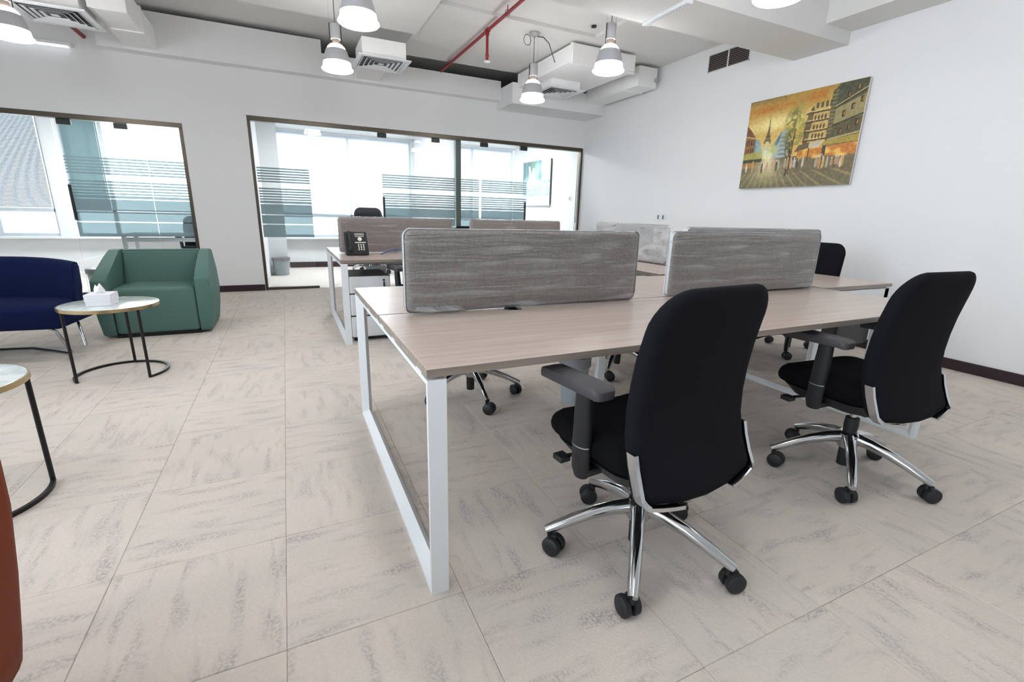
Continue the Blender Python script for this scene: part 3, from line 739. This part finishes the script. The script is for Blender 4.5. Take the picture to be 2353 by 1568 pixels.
# tan orange armchair at the frame edge
q = thing('armchair', 'tan orange leather armchair beside the nearer marble table', 'armchair', (-1.5, -.02, 0))
bm = B(); rows = []
for z, w_, d_ in ((.04, .47, .10), (.06, .505, .125), (.116, .545, .14), (.176, .556, .14), (.35, .582, .14), (.52, .602, .14), (.625, .606, .14), (.65, .595, .135), (.662, .575, .12)):
    rows.append([bm.verts.new((x*w_, .0 + (y*.5)*(d_+.55) - .27 + d_*.5, z)) for x, y in [(math.copysign(abs(math.cos(2*PI*k/32))**.14, math.cos(2*PI*k/32)), math.copysign(abs(math.sin(2*PI*k/32))**.14, math.sin(2*PI*k/32))) for k in range(32)]])
for A, C in zip(rows, rows[1:]):
    for k in range(32): bm.faces.new((A[k], A[(k+1) % 32], C[(k+1) % 32], C[k]))
bm.faces.new(rows[0][::-1]); bm.faces.new(rows[-1])
obj('shell', bm, orangel, q, True, 60)
bm = B(); box(bm, -.40, .40, -.55, -.02, .52, .66, .04, 4); obj('seat_cushion', bm, orangel, q)
# round marble tables
def round_table(label, c, a0):
    t = thing('side_table', label, 'table', (c[0], c[1], 0), D2(a0), 'round marble side tables'); R_ = .27
    bm = B(); lathe(bm, [(0, .485), (R_-.003, .485), (R_-.003, .4985), (R_-.008, .5), (0, .5)], 56); obj('marble_top', bm, marble, t)
    bm = B(); lathe(bm, [(R_-.004, .478), (R_+.003, .478), (R_+.003, .499), (R_-.004, .499)], 56); obj('brass_rim', bm, gold, t)
    rr = R_-.012; a_s, a_e = math.radians(-43), math.radians(215)
    bm = B(); sweep(bm, [(rr*math.cos(a), rr*math.sin(a), .008) for a in [a_s+(a_e-a_s)*k/40 for k in range(41)]], [(-.008, -.008), (.008, -.008), (.008, .008), (-.008, .008)]); obj('base_ring', bm, blackm, t)
    for a in (a_s, math.radians(88), a_e):
        x, y = rr*math.cos(a), rr*math.sin(a)
        bm = B(); tube(bm, [(x, y, .002), (x, y, .482)], .0095, 10); obj('leg', bm, blackm, t)
    return t
round_table('round marble side table with brass rim holding the white tissue box', (-1.44, 2.81), 0)
round_table('round marble side table with bare top beside the tan orange armchair', (-1.55, 1.16), 165)
tb = thing('tissue_box', 'white tissue box with a tissue poking out on marble table', 'tissue box', (-1.465, 2.77, .5), D2(-3))
obj('box', box(B(), -.068, .068, -.068, .068, 0, .075, .003), whitebox, tb)
obj('lid', box(B(), -.0705, .0705, -.0705, .0705, .03, .078, .003), whitebox, tb)
bm = B(); ps = [(-.03, 0, .077), (.03, .006, .077), (.022, .01, .10), (.002, .004, .145), (-.012, -.004, .12), (-.022, 0, .135), (-.035, .0, .10)]
top = [bm.verts.new(p) for p in ps]; cb = bm.verts.new((0, -.02, .10)); cb2 = bm.verts.new((0, .022, .095))
for k in range(len(ps)): bm.faces.new((top[k], top[(k+1) % len(ps)], cb)); bm.faces.new((top[(k+1) % len(ps)], top[k], cb2))
obj('tissue', bm, tissuem, tb, False)

# ------------------------------------------------------------------ ceiling: pendants
def make_pendant(label, x, y, z):
    t = thing('pendant_lamp', label, 'lamp', (x, y, z), 0, 'grey bell pendant lamps')
    top = CZ - z
    bm = B(); lathe(bm, [(.118, .068), (.126, .07), (.125, .08), (.116, .12), (.096, .178), (.088, .182), (.09, .177), (.11, .12), (.118, .08)], 32); obj('shade', bm, lampgrey, t)
    bm = B(); lathe(bm, [(0, -.008), (.1, -.007), (.138, .0), (.147, .008), (.145, .016), (.132, .028), (.126, .07), (.118, .071)], 32); obj('diffuser', bm, lampglow, t)
    bm = B(); lathe(bm, [(.089, .176), (.08, .2), (.058, .222), (.036, .23), (0, .231)], 28); obj('neck_lens', bm, lampneck, t)
    bm = B(); lathe(bm, [(.032, .228), (.034, .266), (.03, .27)], 18); obj('lamp_holder', bm, holderm, t)
    bm = B(); lathe(bm, [(.03, .267), (.046, .27), (.048, .392), (.042, .398), (0, .40)], 24); obj('gear_housing', bm, lampgrey, t)
    bm = B(); tube(bm, [(0, 0, .395), (0, 0, top)], .004, 8); obj('flex', bm, cablegrey, t)
    for s in (-1, 1):
        bm = B(); tube(bm, [(s*.052, 0, .22), (s*.052, 0, top)], .0012, 5); obj('suspension_wire', bm, chrome, t)
        bm = B(); tube(bm, [(s*.052, 0, .23), (s*.052, 0, .40)], .004, 6); obj('wire_grip', bm, darkfit, t)
    bm = B(); lathe(bm, [(0, top), (.06, top), (.06, top-.02), (.03, top-.045), (0, top-.045)], 20); obj('ceiling_rose', bm, lampgrey, t)
    return t
LZ = 2.465
for lb, x, y, tz in (('grey bell pendant lamp in front of the middle ceiling diffuser, the one nearer the beam', .305, 2.84, 3.15),
                 ('grey bell pendant lamp hung beside the square diffuser over the phone bench', .285, 4.17, 3.15),
                 ('grey bell pendant lamp hung just behind the beam by the wall vent', 2.555, 2.87, 3.225),
                 ('grey bell pendant lamp with looped cable hung before the duct plenum', 2.49, 4.28, 3.19),
                 ('grey bell pendant lamp hung in front of the beam above near chairs', 2.53, 1.12, 3.36),
                 ('grey bell pendant lamp beside the square diffuser over the lounge', -2.24, 4.62, 3.15)):
    CZs = CZ; CZ = tz; lamp = make_pendant(lb, x, y, LZ); CZ = CZs
    if 'looped' in lb: looped = lamp
bm = B(); tube(bm, [(.04, 0, .69), (.13, .02, .70), (.23, .06, .665), (.31, .12, .585), (.41, .22, .53)], .006, 8)
tube(bm, [(-.09+.045*math.cos(2*PI*k/18), 0, .635+.055*math.sin(2*PI*k/18)) for k in range(18)], .004, 6, closed=True)
obj('looped_cable', bm, cablegrey, looped)
for w_, x, y in (('above the end loop leg of front bench', .305, 1.12), ('above the front of the navy lounge chair', -2.24, 2.87), ('over carpet beside the bare marble table', -2.24, 1.12), ('over carpet before the end of front bench', .305, -.6), ('over carpet behind the chair beside right wall', 2.53, -.6), ('over carpet behind the tan orange armchair', -2.24, -.6)):
    make_pendant('grey bell pendant lamp hung ' + w_, x, y, LZ if y > 1.97 or y < 1.9 else LZ)

# ------------------------------------------------------------------ ceiling: ducts, diffusers, pipes
def diffuser(label, x0, x1, y0, y1, z, px, zt, neck=None):
    t = thing('ceiling_diffuser', label, 'air diffuser', ((x0+x1)/2, (y0+y1)/2, z), 0, 'square ceiling air diffusers'); h = (x1-x0)/2
    obj('plenum_box', box(B(), -h+px, h-px, -h+px, h-px, .018, zt-z, .003), ductp, t)
    def ring(bm, r0, z0, r1, z1, th=.0):
        A = [bm.verts.new((sx*r0, sy*r0, z0)) for sx, sy in ((-1,-1),(1,-1),(1,1),(-1,1))]; C = [bm.verts.new((sx*r1, sy*r1, z1)) for sx, sy in ((-1,-1),(1,-1),(1,1),(-1,1))]
        for k in range(4): bm.faces.new((A[k], A[(k+1) % 4], C[(k+1) % 4], C[k]))
        return bm
    bm = B(); ring(bm, h, 0, h-.05, 0); ring(bm, h, 0, h, .012); ring(bm, h-.05, 0, h-.05, .014); obj('outer_frame', bm, white_metal, t, False)
    r = h-.062
    while r > .05:
        bm = B(); ring(bm, r, .0, r-.014, .012); ring(bm, r+.006, .0, r-.009, .013); ring(bm, r, 0, r+.006, 0); obj('louvre', bm, white_metal, t, False); r -= .05
    bm = B(); box(bm, -.03, .03, -.03, .03, .004, .008); obj('centre_plate', bm, white_metal, t, False)
    bm = B(); v = [bm.verts.new(p) for p in ((-h+.045, -h+.045, .0145), (h-.045, -h+.045, .0145), (h-.045, h-.045, .0145), (-h+.045, h-.045, .0145))]; bm.faces.new(v); obj('throat_shade', bm, blackm, t, False)  # black sheet stands in for the shade behind the louvres
    if neck: obj('neck_duct', box(B(), *[v - o for v, o in zip(neck[:2], (t.location.x,)*2)], *[v - t.location.y for v in neck[2:4]], *[v - z for v in neck[4:6]], .003), ductp, t)
    return t
diffuser('white square air diffuser over the phone bench, hung before the bulkhead middle', .60, 1.20, 4.9, 5.5, 2.85, .05, 3.05, (.75, 1.05, 5.45, 6.2, 2.90, 3.02))
diffuser('white square air diffuser tucked between two ducts near the right wall', 3.10, 3.68, 4.96, 5.54, 2.85, .06, 2.97)
diffuser('white square air diffuser above the lounge beside the flanged duct', -2.40, -1.80, 4.96, 5.56, 2.85, .05, 3.05)
d1 = thing('air_duct', 'large white box duct running into the bulkhead above looped lamp cable', 'duct', (3.0, 4.25, 2.97))
obj('casing', box(B(), 0, .95, 0, 1.52, 0, .19, .004), ductp, d1); obj('flange', box(B(), -.012, .962, .02, .05, -.012, .20, .002), ductp, d1); obj('lower_lip', box(B(), -.0, .95, .0, .04, -.03, 0, .002), ductp, d1)
d2 = thing('air_duct', 'narrow white box duct against the right wall with valve at its end', 'duct', (4.22, 4.5, 2.90))
obj('casing', box(B(), 0, .32, 0, 1.27, 0, .25, .004), ductp, d2); obj('flange', box(B(), -.01, .33, .3, .33, -.01, .26, .002), ductp, d2)
bm = B(); tube(bm, [(.3, .12, .2), (.36, .10, .19), (.375, .1, .1), (.36, .12, .02)], .025, 12); obj('elbow_pipe', bm, ductp, d2)
bm = B(); lathe(bm, [(0, 0), (.03, .002), (.03, .03), (0, .032)], 14, (.30, -.03, .10), 'y'); obj('valve', bm, lampgrey, d2)
d3 = thing('air_duct', 'white flanged box duct meeting the bulkhead above the lounge', 'duct', (-1.79, 5.0, 2.90))
obj('casing', box(B(), 0, .30, 0, 1.2, 0, .24, .004), ductp, d3); obj('flange', box(B(), -.012, .312, .55, .60, -.012, .25, .002), ductp, d3)
# sprinkler
sp = thing('sprinkler_pipe', 'red sprinkler pipe with a drop head under the ceiling', 'pipe', (1.955, 4.41, 3.155))
bm = B(); tube(bm, [(0, -1.89, 0), (0, 1.8, 0)], .018, 14); obj('main_pipe', bm, redp, sp)
bm = B(); tube(bm, [(0, 0, 0), (0, 0, -.24)], .016, 12); tube(bm, [(0, 0, -.24), (0, 0, -.26), (0, 0, -.275)], [.021, .021, .013], 12); tube(bm, [(0, -.03, 0), (0, .03, 0)], .027, 12); tube(bm, [(0, 0, -.005), (0, 0, -.045)], .023, 12); obj('drop_pipe', bm, redp, sp)
bm = B(); lathe(bm, [(0, -.318), (.034, -.318), (.036, -.312), (.03, -.304), (.012, -.30), (.012, -.286), (0, -.286)], 20); obj('sprinkler_head', bm, white_metal, sp)
bm = B(); lathe(bm, [(0, -.30), (.018, -.30), (.018, -.272), (0, -.272)], 14); obj('head_socket', bm, redp, sp)
for y in (-.55, 1.36):
    bm = B(); tube(bm, [(0, y, .02), (0, y, .07 if y < 0 else .04)], .005, 8); tube(bm, [(.026*math.cos(2*PI*k/16), y, .002+.03*math.sin(2*PI*k/16)) for k in range(16)], .003, 6, closed=True); obj('hanger', bm, redp, sp)
sp2 = thing('sprinkler_pipe', 'short red pipe on the wall behind the lounge diffuser', 'pipe', (-2.2, 6.0, 2.98))
bm = B(); tube(bm, [(0, -.6, .0), (0, .38, .0)], .022, 12); obj('pipe', bm, redp, sp2)
bm = B(); tube(bm, [(.03*math.cos(2*PI*k/16), -.2, .03*math.sin(2*PI*k/16)) for k in range(16)], .004, 6, closed=True); tube(bm, [(0, -.2, .03), (0, -.2, .24)], .005, 6); obj('hanger', bm, darkfit, sp2)
bm = B(); box(bm, -3.3, -2.30, 6.28, 6.375, 2.845, 2.875, .004)
sl = thing('strip_light', 'white strip light fixed high on the wall behind the lounge', 'lamp', (0, 0, 0)); obj('housing', bm, white_metal, sl); obj('tube', box(B(), -3.26, -2.34, 6.295, 6.36, 2.833, 2.845), ledm, sl, False)
# perforated tray under the beam
tr_ = thing('cable_tray', 'white perforated cable tray fixed under the beam', 'cable tray', (2.60, 1.97, 2.742))
obj('channel', box(B(), 0, .055, 0, .52, 0, .028, .002), white_metal, tr_)
for k in range(16):
    for s in (.012, .034): obj('slot', box(B(), s, s+.009, .02+.031*k, .02+.031*k+.018, -.0006, .001), lampgrey, tr_, False)
bm = B(); lathe(bm, [(0, 0), (.028, -.004), (.03, -.02), (.0, -.024)], 16, (3.02, 3.86, 3.225)); tag(obj('ceiling_sensor', bm, blackpl), 'small black round sensor on the ceiling beside the duct', 'sensor')
# wall vent
v_ = thing('wall_vent', 'white framed wall vent with dark slats high on right wall', 'vent', (XR, 3.365, 3.01))
bm = B(); box(bm, -.012, 0, -.30, .30, -.10, -.092); box(bm, -.012, 0, -.30, .30, .092, .10); box(bm, -.012, 0, -.30, -.292, -.1, .1); box(bm, -.012, 0, .292, .30, -.1, .1); box(bm, -.013, 0, -.008, .008, -.1, .1); obj('frame', bm, white_metal, v_, False)
obj('backing', box(B(), -.004, -.001, -.29, .29, -.092, .092), blackm, v_, False)
for k in range(9):
    for y0, y1 in ((-.291, -.009), (.009, .291)):
        z = -.082+.0205*k; bm = B(); vv = [bm.verts.new(p) for p in ((-.011, y0, z-.004), (-.011, y1, z-.004), (-.004, y1, z+.008), (-.004, y0, z+.008))]; bm.faces.new(vv); obj('slat', bm, ventm, v_, False)
# switches
def switch(label, y, z, n=2):
    t = thing('wall_switch', label, 'switch', (XR, y, z))
    for k in range(n):
        yy = (k-(n-1)/2)*.1
        p_ = obj('plate', box(B(), -.009, 0, yy-.045, yy+.045, -.045, .045, .003), white_metal, t)
        obj('rocker', box(B(), -.012, -.008, yy-.014, yy+.014, -.028, .028, .002), postm, p_)
switch('pair of white wall switches with grey rockers above the wrapped screens', 4.22, 1.17)
switch('single white wall switch behind the glass beside the forest painting', 6.72, 1.47, 1)

# ------------------------------------------------------------------ paintings (flat print as colour attribute)
def canvas(name, label, y_l, y_r, z0, z1, fn, nu, nv, depth=.035, edge=(225, 222, 216)):
    """picture on the right wall; u runs from the far (left in view) to the near end"""
    t = thing(name, label, 'painting', (XR-.021, (y_l+y_r)/2, (z0+z1)/2))
    w, h = abs(y_r-y_l), z1-z0
    m_edge = mat('canvas_edge_'+name + str(edge[0]), edge, .8); 
    if not any(nd.type == 'BUMP' for nd in m_edge.node_tree.nodes): noise_bump(m_edge, 300, .1)
    obj('stretcher', box(B(), -depth, 0, -w/2, w/2, -h/2, h/2, .003), m_edge, t)
    u, v = np.meshgrid((np.arange(nu+1))/nu, (np.arange(nv+1))/nv)
    rgb = np.clip(fn(u, v), 0, 255)/255.
    linc = np.where(rgb <= .04045, rgb/12.92, ((rgb+.055)/1.055)**2.4)
    yy = w/2 - u*w; zz = -h/2 + v*h
    co = np.stack([np.full_like(u, -depth-.0012), yy, zz], -1).reshape(-1, 3)
    idx = np.arange((nu+1)*(nv+1)).reshape(nv+1, nu+1)
    fa = np.stack([idx[:-1, :-1], idx[:-1, 1:], idx[1:, 1:], idx[1:, :-1]], -1).reshape(-1, 4)
    me = bpy.data.meshes.new('printed_canvas'); me.from_pydata(co.tolist(), [], fa.tolist())
    ca = me.color_attributes.new('Col', 'FLOAT_COLOR', 'POINT')
    ca.data.foreach_set('color', np.concatenate([linc.reshape(-1, 3), np.ones((co.shape[0], 1))], 1).astype(np.float32).ravel())
    me.materials.append(vcol('canvas_print')); o = bpy.data.objects.new('printed_canvas', me); COL.objects.link(o); o.parent = t
    return t
rng = np.random.RandomState(5)
def vnoise(u, v, fu, fv, seed):
    r = np.random.RandomState(seed); g_ = r.rand(int(fv)+3, int(fu)+3); x = u*fu; y = v*fv
    i = np.floor(x).astype(int); j = np.floor(y).astype(int); a = x-i; b = y-j; a = a*a*(3-2*a); b = b*b*(3-2*b)
    return (g_[j, i]*(1-a)+g_[j, i+1]*a)*(1-b)+(g_[j+1, i]*(1-a)+g_[j+1, i+1]*a)*b
def inpoly(u, v, P):
    c = np.zeros(u.shape, bool); n = len(P)
    for k in range(n):
        (x1, y1), (x2, y2) = P[k], P[(k+1) % n]
        if y1 == y2: continue
        cond = ((y1 > v) != (y2 > v)) & (u < (x2-x1)*(v-y1)/(y2-y1)+x1); c ^= cond
    return c
def street(u, v):
    C = np.zeros(u.shape+(3,))
    def put(mask, col, a=1.):
        a = (mask*a)[..., None]; C[:] = C*(1-a)+np.array(col, float)*a
    n1 = vnoise(u, v, 6, 9, 1); n2 = vnoise(u, v, 60, 50, 2); n3 = vnoise(u, v, 22, 20, 3)
    t = np.clip((v-.45)/.55, 0, 1)[..., None]
    C[:] = np.array([226, 186, 104])*(1-t) + np.array([176, 140, 66])*t
    put(np.exp(-((v-.68-.1*u)/.07)**2)*.8, (236, 214, 138)); put(np.exp(-((v-.88-.10*(u-.2))/.05)**2)*np.clip(n1*1.6, 0, 1)*(u < .7), (188, 116, 34), .8)
    put(np.clip((v-.93)/.07, 0, 1)*(u < .35), (122, 104, 66), .7)
    put(np.exp(-(((u-.26)/.16)**2+((v-.72)/.09)**2)), (246, 230, 160), .7)
    # street
    put(v < .33, (124, 112, 86)); put((v < .33)*n3, (104, 92, 66), .5); put((v < .12), (112, 108, 82), .5)
    put(np.exp(-(((u-.26)/(.07+.5*np.clip(.33-v, 0, 1)))**2))*(v < .40)*np.clip(v*3.4, 0, 1), (246, 234, 180), .9)
    rays = (np.sin(np.arctan2(u-.26, .45-v)*46) > .75)*(v < .17); put(rays*.35, (206, 186, 122))
    put(inpoly(u, v, [(0, .3), (.2, .33), (.2, .44), (0, .46)]), (168, 160, 84)); put((u < .2)*(v > .3)*(v < .34), (72, 74, 54)); put((u < .17)*(v > .24)*(v < .3)*n3, (222, 150, 64), .9)
    # left houses
    put(inpoly(u, v, [(0, .4), (.1, .42), (.1, .60), (.06, .66), (0, .74)]), (150, 108, 62)); put(inpoly(u, v, [(0, .62), (.1, .575), (.06, .66), (0, .74)]), (122, 82, 54))
    for k in range(4): put((abs(u-.02-.023*k) < .007)*(v > .5)*(v < .57), (84, 58, 36)); put((abs(u-.02-.023*k) < .007)*(v > .42)*(v < .47), (92, 62, 38))
    put((abs(v-.605+.3*(u-.02)) < .006)*(u < .1), (206, 176, 120))
    put(inpoly(u, v, [(.1, .42), (.18, .43), (.165, .51), (.13, .565), (.1, .57)]), (142, 166, 166)); put(inpoly(u, v, [(.1, .42), (.115, .43), (.11, .56), (.1, .57)]), (98, 122, 124))
    # tower
    wv = np.clip((.82-v)/.31, 0, 1); hw = .0025+.034*wv**2.6
    put((abs(u-.228) < hw)*(v > .50)*(v < .82), (112, 100, 66)); put((((u-.228)/.02)**2+((v-.495)/.04)**2 < 1)*(v > .49), (214, 200, 130)); put((abs(v-.585) < .006)*(abs(u-.228) < .022), (92, 82, 56)); put((abs(v-.535) < .007)*(abs(u-.228) < .032), (92, 82, 56))
    # pale building right of tower
    put(inpoly(u, v, [(.30, .33), (.44, .33), (.44, .62), (.40, .645), (.345, .60), (.30, .5)]), (168, 182, 180)); put(inpoly(u, v, [(.29, .47), (.30, .5), (.36, .62), (.345, .52), (.33, .47)]), (84, 122, 124))
    for k in range(6):
        for j in range(5): put((abs(u-.352-.013*k) < .004)*(abs(v-.37-.045*j) < .012), (112, 126, 126))
    put(np.exp(-(((u-.24)/.08)**2+((v-.42)/.07)**2)), (206, 222, 200), .8); put(np.exp(-(((u-.30)/.03)**2+((v-.43)/.05)**2)), (188, 186, 98), .9)
    # tree
    tree = np.clip(1.35-np.sqrt(((u-.47)/.085)**2+((v-.62)/.24)**2), 0, 1)*np.clip(n2*2.2-.35, 0, 1); put(np.clip(tree*1.6, 0, 1), (150, 144, 66), .9); put(np.clip(tree*1.6, 0, 1)*(n3 > .55), (104, 104, 56), .7); put(np.clip(tree-.35, 0, 1)*(u > .48)*(n2 > .5)*1.6, (206, 196, 96), .8)
    put(inpoly(u, v, [(.41, .33), (.47, .3), (.47, .5), (.43, .6), (.405, .5)])*n2*1.2, (72, 72, 44), .9)
    put((abs(u-.472-.02*(v-.3)) < .005)*(v > .14)*(v < .62), (84, 66, 40)); put((abs(u-.455-.03*(v-.3)) < .006)*(v > .12)*(v < .42), (60, 50, 34))
    # corner building
    put(inpoly(u, v, [(.58, .44), (.74, .46), (.75, .83), (.62, .835), (.575, .77)]), (198, 170, 104)); put(inpoly(u, v, [(.56, .44), (.6, .44), (.62, .8), (.575, .77), (.555, .6)]), (112, 90, 56))
    put(inpoly(u, v, [(.565, .76), (.62, .80), (.75, .80), (.76, .86), (.62, .85)])*1.*(np.sin(u*170) > -.3), (92, 78, 52)); 
    for z_ in (.475, .565, .665, .755): put((abs(v-z_-.05*(u-.6)) < .008)*(u > .555)*(u < .75), (88, 72, 46)); put((abs(v-z_-.018-.05*(u-.6)) < .004)*(u > .57)*(u < .75), (228, 206, 142))
    for z_ in (.52, .61, .705):
        for k in range(4): put((((u-.635-.027*k)/.008)**2+((v-z_)/.026)**2 < 1), (96, 66, 38))
    # large right building
    put(inpoly(u, v, [(.745, .38), (1, .42), (1, 1), (.79, 1), (.745, .93)]), (92, 86, 58)); put(inpoly(u, v, [(.79, .60), (1, .66), (1, .86), (.79, .76)]), (152, 142, 96)); put(inpoly(u, v, [(.785, .80), (1, .93), (1, 1), (.82, 1), (.79, .97)]), (78, 80, 60))
    put(inpoly(u, v, [(.745, .5), (.785, .5), (.79, .95), (.75, .92)])*(np.sin(v*170) > 0), (124, 116, 78))
    put((abs(v-(.775+.62*(u-.79))) < .011)*(u > .78), (62, 56, 38)); put((abs(v-(.787+.62*(u-.79))) < .005)*(u > .78), (186, 174, 124)); put((abs(v-(.60+.36*(u-.79))) < .009)*(u > .78), (62, 56, 38)); put((abs(v-(.47+.18*(u-.79))) < .008)*(u > .76), (178, 166, 112))
    for x_, z_ in ((.855, .70), (.915, .755), (.972, .81), (.85, .53), (.91, .565), (.965, .60), (.87, .875), (.93, .93)): put((abs(u-x_) < .012)*(abs(v-z_) < .03), (74, 52, 32)); put((abs(u-x_-.004) < .004)*(abs(v-z_) < .02), (176, 128, 62))
    # awnings and shop glow
    put(inpoly(u, v, [(.53, .31), (1, .30), (1, .42), (.53, .38)]), (196, 124, 52)); put((u > .53)*(v > .29)*(v < .41)*np.clip(n3*2-.7, 0, 1), (248, 206, 108), .9)
    put(inpoly(u, v, [(.5, .37), (.62, .40), (.62, .46), (.53, .44)]), (104, 92, 62)); put(inpoly(u, v, [(.62, .40), (.71, .41), (.74, .455), (.635, .455)]), (196, 190, 170)); put(inpoly(u, v, [(.71, .405), (1, .425), (1, .49), (.74, .455)]), (172, 150, 70))
    put((u > .735)*(u < .765)*(v > .25)*(v < .41), (62, 70, 62)); put((u > .62)*(u < .63)*(v > .26)*(v < .40), (92, 66, 40))
    for k in range(34):
        x_ = rng.uniform(.03, .92); z_ = .235+.03*rng.rand()-.03*abs(x_-.5); h_ = rng.uniform(.04, .065); c_ = [(226, 220, 200), (196, 150, 118), (70, 64, 52), (176, 176, 164), (214, 170, 96)][rng.randint(5)]
        put((((u-x_)/.010)**2+((v-z_)/h_)**2 < 1), c_, .8); put((((u-x_)/.005)**2+((v-z_-h_)/.012)**2 < 1), (216, 196, 164), .9)
    return C + (n2[..., None]-.5)*22
canvas('painting', 'street painting with a tower in ochre tones on the right wall', 2.92, 1.687, 1.515, 2.44, street, 320, 240, .02)
def splash(u, v):
    n1 = vnoise(u, v, 26, 5, 11); n2 = vnoise(u, v, 40, 40, 12); n3 = vnoise(u, v, 6, 8, 13)
    C = np.zeros(u.shape+(3,)); C[:] = (78, 112, 112)
    def put(mask, col, a=1.):
        a = (np.clip(mask, 0, 1)*a)[..., None]; C[:] = C*(1-a)+np.array(col, float)*a
    put((u > .3)*(u < .6)*(v > .5), (96, 126, 104)); put(np.exp(-(((u-.55)/.1)**2+((v-.8)/.16)**2)), (150, 188, 220)); put((u > .68)*(v > .55)*(.4+n3), (170, 202, 150)); put(np.exp(-(((u-.82)/.12)**2+((v-.88)/.12)**2)), (232, 240, 224))
    env = np.clip((.62+.35*n1*np.exp(-((u-.35)/.2)**2)-v)/.15, 0, 1); put(env*(n2*.9+.3), (206, 220, 224)); put((v < .45)*(n2 > .62)*env, (104, 124, 134), .8); put((v < .22), (198, 210, 222), .8)
    put((abs(u-.28+.2*(v-.7)) < .03)*(v > .45)*(v < .9), (214, 232, 228)); put((abs(u-.38-.2*(v-.7)) < .025)*(v > .45)*(v < .85), (214, 232, 228))
    return C
canvas('painting', 'green and white splash painting hung in the office behind glass', 8.66, 7.44, 1.345, 2.25, splash, 120, 100, .02, (70, 74, 78))

# ------------------------------------------------------------------ furniture behind the glass
for lb, x, y in (('square panel light in the ceiling behind the clear glass', 1.05, 7.8), ('square panel light in the ceiling of the office with splash painting', 3.4, 7.8), ('square panel light in the ceiling behind the frosted left door', -2.5, 7.8)):
    t = thing('ceiling_panel_light', lb, 'lamp', (x, y, 2.6), 0, 'office ceiling panel lights')
    obj('frame', box(B(), -.31, .31, -.31, .31, -.012, 0, .002), white_metal, t); obj('diffuser', box(B(), -.285, .285, -.285, .285, -.016, -.012), panelm, t, False)
od = thing('office_desk', 'white framed office desk behind the frosted glass door', 'desk', (-2.42, 7.1, 0))
obj('tabletop', box(B(), 0, 1.0, 0, .7, .715, .74, .002), darkgrey, od)
for x in (.03, .92):
    for y in (.03, .62): obj('leg', box(B(), x, x+.05, y, y+.05, 0, .715, .003), white_metal, od)
obj('rail', box(B(), .05, .95, .05, .08, .64, .70, .003), white_metal, od)
oc = chair_copy((-1.62, 8.22, 0), D2(180), 'black swivel chair behind the frosted door beside office desk')
oc2 = chair_copy((1.1, 8.0, 0), D2(176), 'black swivel chair alone behind the clear glass beside door handle'); oc2.scale = (1.1, 1.1, 1.22)
